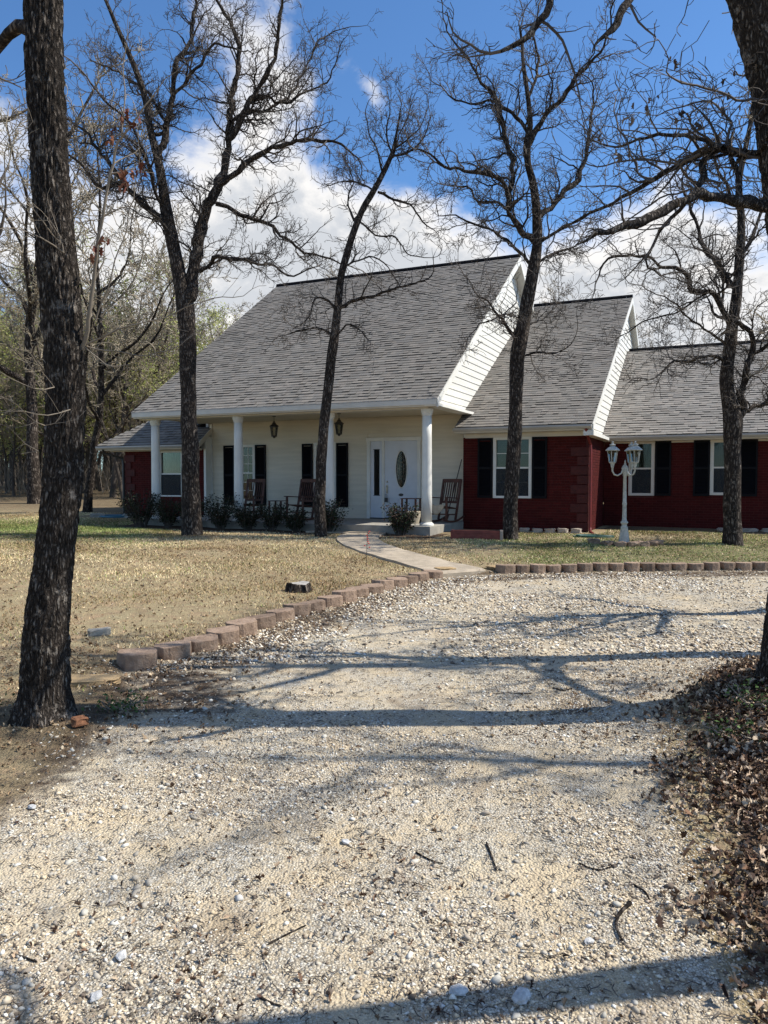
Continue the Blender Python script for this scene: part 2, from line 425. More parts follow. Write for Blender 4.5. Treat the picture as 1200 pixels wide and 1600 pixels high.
def sdf(X, Y, poly=DRIVE):
    """signed distance, positive outside"""
    X = np.asarray(X, float); Y = np.asarray(Y, float); d = np.full(X.shape, 1e9); ins = np.zeros(X.shape, bool)
    for i in range(len(poly)):
        ax, ay = poly[i]; bx, by = poly[(i + 1) % len(poly)]
        ex, ey = bx - ax, by - ay
        t = np.clip(((X - ax) * ex + (Y - ay) * ey) / (ex * ex + ey * ey), 0, 1)
        d = np.minimum(d, np.hypot(X - ax - t * ex, Y - ay - t * ey))
        c = ((ay > Y) != (by > Y)) & (X < (bx - ax) * (Y - ay) / (by - ay + 1e-12) + ax)
        ins ^= c
    return np.where(ins, -d, d)
def gz(X, Y):
    X = np.asarray(X, float); Y = np.asarray(Y, float)
    d = np.clip(sdf(X, Y), 0, 30)
    z = .055 * sm(d / .12) * sm((Y - 4.2) / 1.5) + .24 * sm(d / 5.2) * sm((Y - 5) / 6)
    z = z + .03 * np.clip(Y - 20, 0, 20) + .002 * np.clip(Y - 40, 0, 200)
    z = z + .30 * np.exp(-((X - 3.1) / .95) ** 2 - ((Y - 4.75) / 1.25) ** 2) + .05 * np.exp(-((X + 2.25) / .5) ** 2 - ((Y - 4.85) / .5) ** 2)
    z = z + .012 * np.sin(X * 1.9 + Y * .7) * np.sin(Y * 1.3 - X * .4) + .008 * np.sin(X * 4.1 - Y * 2.3) * np.cos(Y * 3.7)
    return z
def g1(x, y): return float(gz(x, y))

def cols(inner, steps):
    out = list(inner); a, b = inner[0], inner[-1]
    lo, hi = a, b
    for st in steps: lo -= st; hi += st; out = [lo] + out + [hi]
    return np.array(out)
st_ = [.3, .5, .8, 1.2, 2, 3, 5, 8, 12, 20, 30, 50, 80, 120, 200, 300, 500]
gx = cols(np.arange(-11, 11.01, .09), st_)
gy = cols(np.arange(.5, 24.01, .09), st_)
GX, GY = np.meshgrid(gx, gy); GZ = gz(GX, GY)
SD = sdf(GX, GY)
# attribute fields
TH = R(-24.3); OX, OY = 1.03, 18.15
Ux, Uy = math.cos(TH), math.sin(TH); Vx, Vy = -Uy, Ux
def hw(u, v, z=0.0): return Vector((OX + u * Ux + v * Vx, OY + u * Uy + v * Vy, z))
def house_uv(X, Y):
    dx, dy = X - OX, Y - OY
    return dx * Ux + dy * Uy, dx * Vx + dy * Vy
grav = sm(.5 - SD / .5)
HU, HV = house_uv(GX, GY)
bed = np.maximum(sm(1 - (np.abs(HV + .55) - .65) / .5) * (HU < .5) * (HU > -12.5) * (HV > -2), 0)
bed = np.maximum(bed, sm(1 - (np.abs(HV - 4.2) - .5) / .5) * (HU > 3.6) * .6)
bed = np.maximum(bed, sm(1.3 - np.hypot(GX + 2.2, GY - 4.85) / .8) * .6)
bed = np.maximum(bed, sm(1.1 - np.abs(SD + .15) / .8) * .75 * ((GX < 14.0) & (GY > 4.2) & ((GX < 1.5) | (GY > 12))))
lit_k = sm(1.2 - np.abs(SD + .4) / .75) * ((GY > 5) & ((GX < 1.5) | (GY > 12))) * .62
litter = sm((GX - 1.2 - (GY - 3) * .35) / .5) * (GY < 6.2) * (SD > -.35)
litter = np.maximum(litter, .55 * sm(1 - np.abs(SD) / .6) * (GX < -1) * (GY < 6))
litter = np.maximum(litter, lit_k)
bed = np.maximum(bed, .55 * sm((GY + .35 * (GX + 9) - 23) / 5) * (GX < -3)); bed = np.maximum(bed, .6 * sm((GY - 26) / 6))
green = np.exp(-((GY - 19.5 + .35 * (GX + 9)) / 2.6) ** 2) * sm((-GX - 4.3) / 3) + .75 * (sm((GX - 2.0) / 1) * (GY > 13) * (GY < 17)) + .30
green = np.clip(green, 0, 1)
V = np.stack([GX, GY, GZ], -1).reshape(-1, 3)
ny, nx = GX.shape
ii = (np.arange(ny - 1)[:, None] * nx + np.arange(nx - 1)[None, :])
quads = np.stack([ii, ii + 1, ii + nx + 1, ii + nx], -1).reshape(-1, 4)
csd = (.25 * (SD[:-1, :-1] + SD[1:, :-1] + SD[:-1, 1:] + SD[1:, 1:])).reshape(-1)
def ground_piece(name, sel):
    q = quads[sel]; used = np.unique(q); mp = np.full(len(V), -1); mp[used] = np.arange(len(used))
    me = np_mesh(name, V[used], mp[q], smooth=True)
    for an, arr in (('gravel', grav), ('litter', litter), ('green', green), ('bed', bed)):
        a = me.attributes.new(an, 'FLOAT', 'POINT'); a.data.foreach_set('value', arr.reshape(-1)[used].astype(np.float32))
    o = link(name, me, 'ground'); tag(o, kind='structure'); return o
ground_piece('driveway', csd < 0)
ground_piece('lawn', csd >= 0)

# walkway
wp = [(1.32, 12.50), (.95, 13.15), (.45, 14.05), (-.08, 15.0), (-.42, 15.8), (-.58, 16.55), (-.55, 17.3), (-.42, 17.95), (-.40, 18.40)]
def catmull(pts, k=6):
    out = []
    for i in range(len(pts) - 1):
        p = [np.array(pts[max(0, min(len(pts) - 1, j))], float) for j in (i - 1, i, i + 1, i + 2)]
        for t in np.arange(k) / k:
            out.append(.5 * (2 * p[1] + (p[2] - p[0]) * t + (2 * p[0] - 5 * p[1] + 4 * p[2] - p[3]) * t * t + (-p[0] + 3 * p[1] - 3 * p[2] + p[3]) * t ** 3))
    out.append(np.array(pts[-1], float)); return out
cp = catmull(wp)
wroot = empty('walkway', (0, 0, 0)); tag(wroot, kind='structure')
panel_n = 9
for pi in range(0, len(cp) - 1, 6):
    mb = MB(); seg = cp[pi:pi + 7]; rows = []
    for j, c in enumerate(seg):
        gi = pi + j
        t = np.array(cp[min(gi + 1, len(cp) - 1)]) - np.array(cp[max(gi - 1, 0)]); t /= np.linalg.norm(t); nrm = np.array([t[1], -t[0]])
        if j == 0 and pi > 0: c = c + t * .008
        hwid = .46 + .10 * max(0, 1 - gi / 8)
        zc = g1(c[0], c[1]) + .035
        if gi == 0: zc = .065
        a, b = c - nrm * hwid, c + nrm * hwid
        rows.append(((a[0], a[1], zc), (b[0], b[1], zc), (b[0], b[1], zc - .14), (a[0], a[1], zc - .14)))
    vs = [p for r_ in rows for p in r_]; fs = []
    for j in range(len(rows) - 1):
        for q in range(4): fs.append((j * 4 + q, j * 4 + (q + 1) % 4, (j + 1) * 4 + (q + 1) % 4, (j + 1) * 4 + q))
    fs.append((0, 1, 2, 3)); L_ = (len(rows) - 1) * 4; fs.append((L_, L_ + 3, L_ + 2, L_ + 1))
    mb.add(vs, fs).build('paving_slab', 'concrete', wroot)
def on_walk(x, y):
    d = min((x - c[0]) ** 2 + (y - c[1]) ** 2 for c in cp); return d < .30
CPA = np.array(cp)
def on_walk_np(X, Y):
    d = np.full(X.shape, 9e9)
    for c in CPA: d = np.minimum(d, (X - c[0]) ** 2 + (Y - c[1]) ** 2)
    return d < .27

# ------------------------------------------------------------------ the house
house = empty('ranch_house', (OX, OY, 0), TH)
tag(house, 'long white and red brick house with grey shingle roofs and a columned front porch', 'house')

ZE, KM = 3.50, .693; UR, UL = .38, -8.80; VE, VR = -.35, 7.3     # main roof
def zmain(v): return ZE + KM * (v - VE)
ZRM = zmain(VR)
ZE2, K2 = 2.97, .593; U2 = 3.60; V2, VR2 = 1.70, 9.70            # middle roof
def zmid(v): return ZE2 + K2 * (v - V2)
ZE3, K3 = 2.82, .573; V3, VR3 = 4.50, 10.0; U3 = 13.0            # right wing
def zrw(v): return ZE3 + K3 * (v - V3)
ZE4, K4 = 2.72, .75; V4 = 1.80                                    # left wing

SH_COL = [(.205, .190, .170), (.215, .198, .177), (.195, .182, .164), (.225, .204, .180), (.185, .174, .160), (.210, .190, .170)]
def shingles(parent, u0f, u1f, v0, z0, k, v1, rng, tintx=1.0, expo=.145, name='shingle_courses'):
    """courses of laminated tabs on the slope z=z0+k*(v-v0); u0f/u1f give the ends at a height v"""
    mb = MB(); L = math.hypot(1, k); cs, sn = 1 / L, k / L
    total = (v1 - v0) * L; nco = int(total / expo)
    nv, nz = -sn, cs
    for i in range(nco + 1):
        s0 = i * expo; s1 = min(total, s0 + expo * 1.06)
        if s0 >= total - .01: break
        va = v0 + s0 * cs
        ua, ub = u0f(va), u1f(va)
        u = ua - rng.random() * .2; cj = rng.uniform(.93, 1.07)
        while u < ub:
            wd = rng.uniform(.10, .26); a, b = max(u, ua), min(u + wd, ub); u += wd
            if b - a < .02: continue
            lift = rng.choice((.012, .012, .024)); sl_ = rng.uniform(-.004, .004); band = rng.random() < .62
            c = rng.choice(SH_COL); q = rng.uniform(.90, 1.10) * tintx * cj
            lo = (c[0] * q, c[1] * q, c[2] * q); hi = tuple(x * (.56 if band else .93) for x in lo); butt_shade = tuple(x * .42 for x in lo)
            sm_ = s0 + (s1 - s0) * rng.uniform(.60, .70)
            def pt(uu, s, h): vv = v0 + s * cs; return (uu, vv + nv * h, z0 + s * sn + nz * h)
            hm = lift * .35
            mb.col = butt_shade; mb.add([pt(a, s0 + sl_, -.002), pt(b, s0 + sl_, -.002), pt(b, s0 + sl_, lift), pt(a, s0 + sl_, lift)], [(0, 1, 2, 3)])  # shadow line at each course edge put into the butt face colour
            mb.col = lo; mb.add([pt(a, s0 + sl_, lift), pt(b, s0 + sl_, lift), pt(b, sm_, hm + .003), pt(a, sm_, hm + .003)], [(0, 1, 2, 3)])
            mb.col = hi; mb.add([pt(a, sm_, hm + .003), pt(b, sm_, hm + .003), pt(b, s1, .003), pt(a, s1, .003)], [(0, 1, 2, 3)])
    o = mb.build(name, 'shingle', parent, tone=True); o['kind'] = 'stuff'; return o

MAT['roof_deck'] = m_simple('roof_deck', (.08, .075, .068), .9, .1, 4)
def gable_roof(u0, u1, ve, ze, k, vr, T=.10):
    mb = MB(); zr = ze + k * (vr - ve); vb = 2 * vr - ve
    mb.prism([(ve, ze - .012), (vr, zr - .012), (vb, ze - .012), (vb, ze - T), (vr, zr - T - .02), (ve, ze - T)], u0, u1)
    return mb.build('roof', 'roof_deck', house)
rg = random.Random(3)
main_roof = gable_roof(UL, UR, VE, ZE, KM, VR)
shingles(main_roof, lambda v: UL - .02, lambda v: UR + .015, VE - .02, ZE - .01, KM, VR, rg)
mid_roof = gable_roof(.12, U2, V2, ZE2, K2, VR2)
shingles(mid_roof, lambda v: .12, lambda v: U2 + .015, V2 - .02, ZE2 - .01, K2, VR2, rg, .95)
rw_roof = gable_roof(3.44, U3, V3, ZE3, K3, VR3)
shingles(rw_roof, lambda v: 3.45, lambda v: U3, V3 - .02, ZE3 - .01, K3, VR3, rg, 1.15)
# left wing hip roof
mb = MB()
h_u0, h_u1, h_v1 = -12.25, -8.2, 7.5
vm = (V4 + h_v1) / 2; hz = ZE4 + K4 * (vm - V4); hu = h_u0 + (vm - V4)
vs = [(h_u0, V4, ZE4 - .012), (h_u1, V4, ZE4 - .012), (h_u1, 2.56, ZE4 + K4 * .76 - .012), (-8.85, 2.56, ZE4 + K4 * .76 - .012), (-8.85, vm, hz - .012), (hu, vm, hz - .012), (-8.85, h_v1, ZE4 - .012), (h_u0, h_v1, ZE4 - .012)]
vs2 = [(a, b, c - .09) for a, b, c in vs]
mb.add(vs + vs2, [(0, 1, 2, 3, 4, 5), (5, 4, 6, 7), (0, 5, 7), (8, 13, 12, 11, 10, 9), (13, 15, 14, 12), (8, 15, 13),
    (0, 8, 9, 1), (1, 9, 10, 2), (2, 10, 11, 3), (3, 11, 12, 4), (4, 12, 14, 6), (6, 14, 15, 7), (7, 15, 8, 0)])
wing_roof = mb.build('roof', 'roof_deck', house)
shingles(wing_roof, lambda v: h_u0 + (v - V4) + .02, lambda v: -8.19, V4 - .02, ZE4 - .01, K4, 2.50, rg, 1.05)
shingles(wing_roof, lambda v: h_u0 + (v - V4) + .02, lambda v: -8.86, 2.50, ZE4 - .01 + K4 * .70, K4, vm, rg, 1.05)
# ridge caps
mb = MB(); mb.tube([(UL, VR, ZRM + .02), (UR + .02, VR, ZRM + .02)], [.07, .07], 6); mb.build('ridge_cap', 'black', main_roof)
z2 = zmid(VR2); mb = MB(); mb.tube([(.3, VR2, z2 + .02), (U2 + .02, VR2, z2 + .02)], [.07, .07], 6); mb.build('ridge_cap', 'black', mid_roof)
z3 = zrw(VR3); mb = MB(); mb.tube([(3.5, VR3, z3 + .02), (U3, VR3, z3 + .02)], [.07, .07], 6); mb.build('ridge_cap', 'black', rw_roof)

# walls ------------------------------------------------------------
def cut_rects(u0, u1, z0, z1, holes):
    us = sorted({u0, u1, *[h[0] for h in holes], *[h[1] for h in holes]}); us = [u for u in us if u0 <= u <= u1]
    out = []
    for a, b in zip(us[:-1], us[1:]):
        if b - a < 1e-4: continue
        zs = [(h[2], h[3]) for h in holes if h[0] <= a + 1e-5 and h[1] >= b - 1e-5]
        cur = z0
        for lo, hi in sorted(zs):
            if lo > cur: out.append((a, b, cur, lo))
            cur = max(cur, hi)
        if cur < z1: out.append((a, b, cur, z1))
    return out
def wall_core(name, u0, u1, z0, z1, v, holes, mat, thick=.14):
    mb = MB()
    for a, b, lo, hi in cut_rects(u0, u1, z0, z1, holes): mb.box(a, b, v, v + thick, lo, hi)
    return mb.build(name, mat, house)

def board_run(parent, spans, z, expo, v, mat='siding'):
    for a, b in spans:
        if b - a < .03: continue
        mb = MB(); mb.prism([(v - .024, z), (v, z), (v, z + expo + .012), (v - .006, z + expo + .012)], a + .002, b - .002)
        mb.build('siding_board', mat, parent)

VP = 2.5
door_h = (-2.78, -1.13, .5, 2.80); winA = (-7.30, -6.60, .95, 2.68); winC = (-4.50, -3.80, .80, 2.70)
porch_holes = [door_h, winA, winC]
pw = wall_core('porch_wall', -8.22, .18, .3, 3.40, VP, porch_holes, 'cream')
zz = .5
while zz < 3.36:
    ex = min(.186, 3.36 - zz)
    cuts = sorted([(h[0], h[1]) for h in porch_holes if h[2] < zz + ex * .9 and h[3] > zz + ex * .1])
    spans = []; cur = -8.16
    for a, b in cuts: spans.append((cur, a)); cur = b
    spans.append((cur, .10)); board_run(pw, spans, zz, ex, VP, 'cream'); zz += .186
mb = MB(); mb.box(-8.26, -8.17, VP - .04, VP - .002, .5, 3.36); mb.build('corner_board', 'white', pw)
mb = MB(); mb.box(.11, .185, VP - .04, VP - .002, .5, 2.9); mb.build('corner_board', 'white', pw)

# gable siding facing right, at u=const
def gable_side(u, lo_fn, hi_fn, v0, v1, zb, expo, name, vstop=None, wallback=True):
    """boards on a gable end facing +u; region lo_fn(v)<z<hi_fn(v)"""
    mb = MB(); vs_ = np.linspace(v0, v1, 60)
    top = [(v, hi_fn(v)) for v in vs_]; bot = [(v, lo_fn(v)) for v in vs_][::-1]
    top = [(v, max(z, lo_fn(v) + .001)) for v, z in top]
    mb.prism(bot + top, u - .12, u - .004)
    wl = mb.build(name, 'siding', house)
    z = zb
    fine = np.linspace(v0, v1, 400)
    while z < max(hi_fn(v) for v in fine):
        ok = [v for v in fine if hi_fn(v) > z + expo * .12 and lo_fn(v) < z + expo * .95]
        if len(ok) > 2:
            # one trapezoid board cut to the rakes
            a, b = ok[0], ok[-1]
            ztop = z + expo + .01
            def edge(v): return min(ztop, hi_fn(v) - .002)
            # left edge follows the rake
            va = next((v for v in fine if hi_fn(v) > ztop), a); vb = next((v for v in fine[::-1] if hi_fn(v) > ztop), b)
            va, vb = max(va, a), min(vb, b)
            zl = max(z, lo_fn(b) - 0)
            poly = [(a, z), (b, z), (vb, ztop), (va, ztop)]
            o = MB(); k = 4
            base = [(u, p, q) for p, q in poly]
            frt = [(u + (.022 if j < 2 else .005), p, q) for j, (p, q) in enumerate(poly)]
            o.add(base + frt, [(3, 2, 1, 0), (4, 5, 6, 7), (0, 1, 5, 4), (1, 2, 6, 5), (2, 3, 7, 6), (3, 0, 4, 7)])
            o.build('siding_board', 'siding', wl)
        z += expo
    return wl
mainback = lambda v: zmain(v) - .09 if v < VR else zmain(2 * VR - v) - .09
gable_side(.10, lambda v: 3.40, mainback, .02, 14.3, 3.40, .178, 'gable_wall')
midback = lambda v: (zmid(v) if v < VR2 else zmid(2 * VR2 - v)) - .09
gable_side(3.42, lambda v: 2.74, midback, 2.0, 17.0, 2.74, .178, 'gable_wall')
# rake boards (white edge under the shingles), both slopes
def rake(u, w_, ve, ze, k, vr, parent, dep=.20, off=.016):
    mb = MB(); zr = ze + k * (vr - ve); vb = 2 * vr - ve
    mb.prism([(ve - .02, ze - off), (vr, zr - off), (vr, zr - dep * 1.15), (ve - .02, ze - dep)], u, u + w_)
    mb.build('rake_board', 'white', parent)
    mb = MB(); mb.prism([(vr, zr - off), (vb, ze - off), (vb, ze - dep), (vr, zr - dep * 1.15)], u, u + w_)
    mb.build('rake_board', 'white', parent)
    for s in (0, 1):
        mb = MB()
        if s == 0: mb.prism([(ve, ze - .115), (vr, zr - .125), (vr, zr - .14), (ve, ze - .13)], u - .30, u)
        else: mb.prism([(vr, zr - .125), (vb, ze - .115), (vb, ze - .13), (vr, zr - .14)], u - .30, u)
        mb.build('rake_soffit', 'white', parent)
rake(UR + .002, .03, VE, ZE, KM, VR, main_roof)
rake(U2 + .002, .03, V2, ZE2, K2, VR2, mid_roof, .17)
# eave return boxes at the bottom of the gables
mb = MB(); mb.prism([(VE - .02, 3.335), (2.45, 3.335), (2.45, 3.40), (VE - .02, 3.40)], .08, .42); mb.build('gable_bottom_board', 'white', main_roof)
mb = MB(); mb.prism([(V2 - .03, 2.68), (4.75, 2.68), (4.75, 2.745), (V2 - .03, 2.80)], 3.40, 3.64); mb.build('gable_bottom_board', 'white', mid_roof)

# porch beam, ceiling
mb = MB(); mb.box(UL + .02, UR - .005, VE - .045, VE - .002, 3.36, 3.485); mb.build('fascia', 'trim', main_roof, bevel=.004)
mb = MB(); mb.box(UL + .05, UR - .02, VE, -.16, 3.33, 3.36); mb.build('soffit', 'trim', main_roof)
mb = MB(); mb.box(-8.62, .08, -.155, .155, 3.30, 3.42); mb.build('porch_beam', 'trim', house, bevel=.004)
mb = MB(); mb.box(-8.62, .08, .16, VP - .03, 3.372, 3.40); mb.build('porch_ceiling', 'ceiling', house)
# slab and step
mb = MB(); mb.box(-8.5, .20, -.30, VP + .1, .10, .50); mb.build('porch_slab', 'slab', house, bevel=.012)
mb = MB(); mb.box(-2.95, -.95, -.72, -.303, .10, .33); mb.build('porch_step', 'concrete', house, bevel=.012)
# columns
for i, u in enumerate((-8.28, -5.44, -2.66, .0)):
    r0, r1 = .125, .112
    mb = MB()
    mb.lathe([(r0, .57), (r0, 1.3), (r1 + .004, 2.6), (r1, 3.18)], 28)
    c = mb.build('column', 'white', house, loc=(u, 0, 0), smooth=False)
    for p in c.data.polygons: p.use_smooth = len(p.vertices) == 4
    b2 = MB(); b2.lathe([(.175, .501), (.175, .535), (.16, .55), (.135, .575), (.125, .582)], 28); b2.build('column_base', 'white', c, smooth=False)
    b3 = MB(); b3.lathe([(r1 + .001, 3.14), (.13, 3.17), (.13, 3.19), (.15, 3.22), (.15, 3.297)], 28); b3.build('column_capital', 'white', c)

# windows ------------------------------------------------------------
def window(u0, u1, z0, z1, v, parent, panes=(1, 1), cover='curtain', frame='white', fw=.055, screen=True, grid=None, proud=.035, mid=None):
    """double hung window set into an opening"""
    zm = (z0 + z1) / 2 if mid is None else mid
    fr = MB()
    fr.box(u0 - .02, u0 + fw, v - proud, v + .09, z0, z1); fr.box(u1 - fw, u1 + .02, v - proud, v + .09, z0, z1)
    fr.box(u0 + fw, u1 - fw, v - proud, v + .09, z1 - fw, z1); fr.box(u0 + fw, u1 - fw, v - proud, v + .09, z0, z0 + fw)
    w_ = fr.build('window', frame, parent, bevel=.003)
    s1 = MB(); s1.box(u0 + fw, u1 - fw, v - .002, v + .03, zm - .022, zm + .022); s1.build('meeting_rail', frame, w_)
    for (a, b, off, nm) in ((z0 + fw, zm - .022, .012, 'lower'), (zm + .022, z1 - fw, .028, 'upper')):
        gm = MB(); gm.box(u0 + fw, u1 - fw, v + off, v + off + .004, a, b); gm.build('pane', 'glass', w_)
        if grid:
            gxn, gzn = grid
            mb = MB()
            for i in range(1, gxn):
                uu = u0 + fw + (u1 - u0 - 2 * fw) * i / gxn; mb.box(uu - .009, uu + .009, v + off - .008, v + off - .001, a, b)
            for i in range(1, gzn):
                q = a + (b - a) * i / gzn; mb.box(u0 + fw, u1 - fw, v + off - .010, v + off - .0015, q - .009, q + .009)
            mb.build('muntin_grid', frame, w_)
    if screen:
        mb = MB(); mb.box(u0 + fw, u1 - fw, v - .006, v - .0045, z0 + fw, zm - .022); mb.build('insect_screen', 'screen', w_)
    if cover == 'blind':
        zc = z0 + fw; mb = MB()
        while zc < z1 - fw:
            mb.add([(u0, v + .085, zc), (u1, v + .085, zc), (u1, v + .10, zc + .03), (u0, v + .10, zc + .03)], [(0, 1, 2, 3)]); zc += .032
        mb.build('blind', 'blind', w_)
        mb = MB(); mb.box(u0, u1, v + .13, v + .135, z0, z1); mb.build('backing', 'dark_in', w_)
    else:
        nn_ = 60; mb = MB(); vs_ = []; fs_ = []
        for i in range(nn_ + 1):
            uu = u0 + (u1 - u0) * i / nn_; dv = .012 * math.sin(i * .9) + .006 * math.sin(i * 2.3)
            vs_ += [(uu, v + .12 + dv, z0), (uu, v + .12 + dv, z1)]
        for i in range(nn_): fs_.append((2 * i, 2 * i + 2, 2 * i + 3, 2 * i + 1))
        mb.add(vs_, fs_).build('curtain', cover, w_)
    return w_
def shutter(u0, u1, z0, z1, v, parent):
    mb = MB(); s = .045
    mb.box(u0, u0 + s, v - .05, v - .002, z0, z1); mb.box(u1 - s, u1, v - .05, v - .002, z0, z1)
    for q in (z0, (z0 + z1) / 2 - .03, z1 - .06): mb.box(u0 + s, u1 - s, v - .05, v - .002, q, q + .06)
    o = mb.build('shutter', 'black', parent)
    mb = MB(); z = z0 + .07
    while z < z1 - .09:
        mb.add([(u0 + s, v - .042, z), (u1 - s, v - .042, z), (u1 - s, v - .012, z + .035), (u0 + s, v - .012, z + .035), (u0 + s, v - .036, z - .004), (u1 - s, v - .036, z - .004)],
               [(0, 1, 2, 3), (0, 4, 5, 1)]); z += .038
    k = mb.build('louver_slats', 'black', o); k['kind'] = 'stuff'
    return o
window(*winA[:2], winA[2], winA[3], VP, pw, cover='sheer', grid=(3, 3), fw=.07, screen=False)
window(*winC[:2], winC[2], winC[3], VP, pw, cover='sheer', grid=(3, 3), fw=.07, screen=True)
for a, b in ((-7.72, -7.33), (-6.55, -6.18), (-4.90, -4.55), (-3.75, -3.38)): shutter(a, b, .82, 2.67, VP - .024, pw)

# front door unit
du = MB()
du.box(-2.78, -2.68, VP - .05, VP + .1, .5, 2.70); du.box(-1.23, -1.13, VP - .05, VP + .1, .5, 2.70)
du.box(-2.80, -1.11, VP - .055, VP + .1, 2.70, 2.80); du.box(-2.315, -2.235, VP - .03, VP + .1, .53, 2.70)
dframe = du.build('door_frame', 'white', pw, bevel=.004)
mb = MB(); mb.box(-2.68, -1.23, VP - .06, VP + .1, .50, .53); mb.build('threshold', 'iron', dframe)
# sidelight
mb = MB(); U0, U1 = -2.68, -2.315
mb.box(U0, -2.575, VP, VP + .04, .53, 2.70); mb.box(-2.40, U1, VP, VP + .04, .53, 2.70)
mb.box(-2.575, -2.40, VP, VP + .04, .53, 1.17); mb.box(-2.575, -2.40, VP, VP + .04, 2.46, 2.70)
mb.build('sidelight', 'door', dframe, bevel=.003)
mb = MB(); mb.box(-2.575, -2.40, VP + .02, VP + .024, 1.17, 2.46); mb.build('sidelight_pane', 'glass', dframe)
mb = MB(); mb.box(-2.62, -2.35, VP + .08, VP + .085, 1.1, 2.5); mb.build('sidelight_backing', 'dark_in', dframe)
mb = MB()
for (a, b, c_, d_) in ((-2.59, -2.385, 1.155, 1.17), (-2.59, -2.385, 2.46, 2.475)): mb.box(a, b, VP - .008, VP, c_, d_)
for uu in (-2.53, -2.4875, -2.445): mb.box(uu - .003, uu + .003, VP + .012, VP + .018, 1.17, 2.46)
mb.build('leaded_strip', 'iron', dframe)
# door leaf with an oval opening
dl0, dl1, dz0, dz1 = -2.235, -1.23, .53, 2.70; oc = (-1.725, 1.90); oa, ob = .175, .52
bm = bmesh.new()
N = 48; ring = []; outer = []
for i in range(N):
    a = 2 * math.pi * i / N; ring.append((oc[0] + oa * math.cos(a), oc[1] + ob * math.sin(a)))
    ca, sa = math.cos(a), math.sin(a)
    t = min(((dl1 - oc[0]) / ca if ca > 1e-6 else (dl0 - oc[0]) / ca if ca < -1e-6 else 1e9), ((dz1 - oc[1]) / sa if sa > 1e-6 else (dz0 - oc[1]) / sa if sa < -1e-6 else 1e9))
    outer.append((oc[0] + ca * t, oc[1] + sa * t))
for cu, cz in ((dl0, dz0), (dl1, dz0), (dl1, dz1), (dl0, dz1)):
    j = min(range(N), key=lambda i: (outer[i][0] - cu) ** 2 + (outer[i][1] - cz) ** 2); outer[j] = (cu, cz)
mb = MB(); vs_ = []
for v_ in (VP + .0, VP + .045):
    vs_ += [(p[0], v_, p[1]) for p in ring] + [(p[0], v_, p[1]) for p in outer]
fs_ = []
for i in range(N):
    j = (i + 1) % N
    fs_ += [(i, j, N + j, N + i), (2 * N + i, 3 * N + i, 3 * N + j, 2 * N + j), (i, 2 * N + i, 2 * N + j, j), (N + i, N + j, 3 * N + j, 3 * N + i)]
mb.add(vs_, fs_); door = mb.build('door', 'door', pw)
mb = MB(); mb.tube([(p[0], VP - .002, p[1]) for p in ring] + [(ring[0][0], VP - .002, ring[0][1])], [.016] * (N + 1), 6, False); mb.build('oval_moulding', 'white', door)
mb = MB(); mb.add([(p[0], VP + .02, p[1]) for p in ring], [tuple(range(N))]); mb.build('oval_pane', 'glass', door)
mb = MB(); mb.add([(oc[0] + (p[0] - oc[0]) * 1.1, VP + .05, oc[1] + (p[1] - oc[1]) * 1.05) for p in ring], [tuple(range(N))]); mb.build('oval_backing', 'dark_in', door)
mb = MB()
for s in (.72, .4):
    q = [(oc[0] + (p[0] - oc[0]) * s, VP + .014, oc[1] + (p[1] - oc[1]) * s) for p in ring]; mb.tube(q + [q[0]], [.004] * (N + 1), 4, False)
for k in range(-3, 4):
    z = oc[1] + k * .13; hwd = oa * math.sqrt(max(0, 1 - ((z - oc[1]) / ob) ** 2))
    for s in (1, -1):
        pts = [(oc[0] + .05 * math.cos(t) * 1.1, VP + .013, z + .06 * math.sin(t)) for t in np.linspace(0, 2 * math.pi, 13)]
    mb.tube(pts, [.0035] * 13, 4, False)
for k in range(-5, 6):
    z = oc[1] + k * .1
    for s in (1, -1):
        x2 = oa * math.sqrt(max(0, 1 - (min(ob * .99, abs(z + .06 - oc[1])) / ob) ** 2)) * .98
        mb.bar((oc[0], VP + .012, z - .02), (oc[0] + s * x2, VP + .012, z + .06), .003, 4)
mb.build('leaded_came', 'brass', door)
for (a, b, c_, d_) in ((-2.13, -1.79, .66, 1.10), (-1.67, -1.33, .66, 1.10)):
    mb = MB(); r_ = .012
    for (x0, x1, y0, y1) in ((a, b, c_, c_ + .02), (a, b, d_ - .02, d_), (a, a + .02, c_, d_), (b - .02, b, c_, d_)): mb.box(x0, x1, VP - .012, VP - .001, y0, y1)
    mb.box(a + .05, b - .05, VP - .009, VP - .001, c_ + .05, d_ - .05); mb.build('raised_panel', 'door', door)
mb = MB(); mb.add([(-1.735 + .075 * math.cos(t), VP - .006, 1.185 + .04 * math.sin(t)) for t in np.linspace(0, 2 * math.pi, 17)[:-1]], [tuple(range(16))]); mb.box(-1.80, -1.67, VP - .005, VP, 1.16, 1.21); mb.build('mail_slot', 'iron', door)
mb = MB(); mb.lathe([(.03, 0), (.03, .012), (.018, .03)], 14)
for v_ in mb.v[:]: pass
mb.v = [(-2.16 + x, VP - z, 1.55 + y) for x, y, z in mb.v]; mb.build('deadbolt', 'brass', door)
mb = MB(); mb.tube([(-2.16, VP - .01, 1.42), (-2.16, VP - .06, 1.40), (-2.16, VP - .06, 1.28), (-2.16, VP - .01, 1.24)], [.012] * 4, 8); mb.box(-2.185, -2.135, VP - .012, VP - .001, 1.22, 1.46); mb.build('handle', 'brass', door)
mb = MB(); mb.box(-2.21, -2.12, VP - .09, VP - .05, .98, 1.10); mb.tube([(-2.19, VP - .07, 1.10), (-2.19, VP - .065, 1.20), (-2.14, VP - .065, 1.20), (-2.14, VP - .07, 1.10)], [.007] * 4, 6)
mb.v = [hw(*v_[:2], v_[2]).to_tuple() for v_ in mb.v]
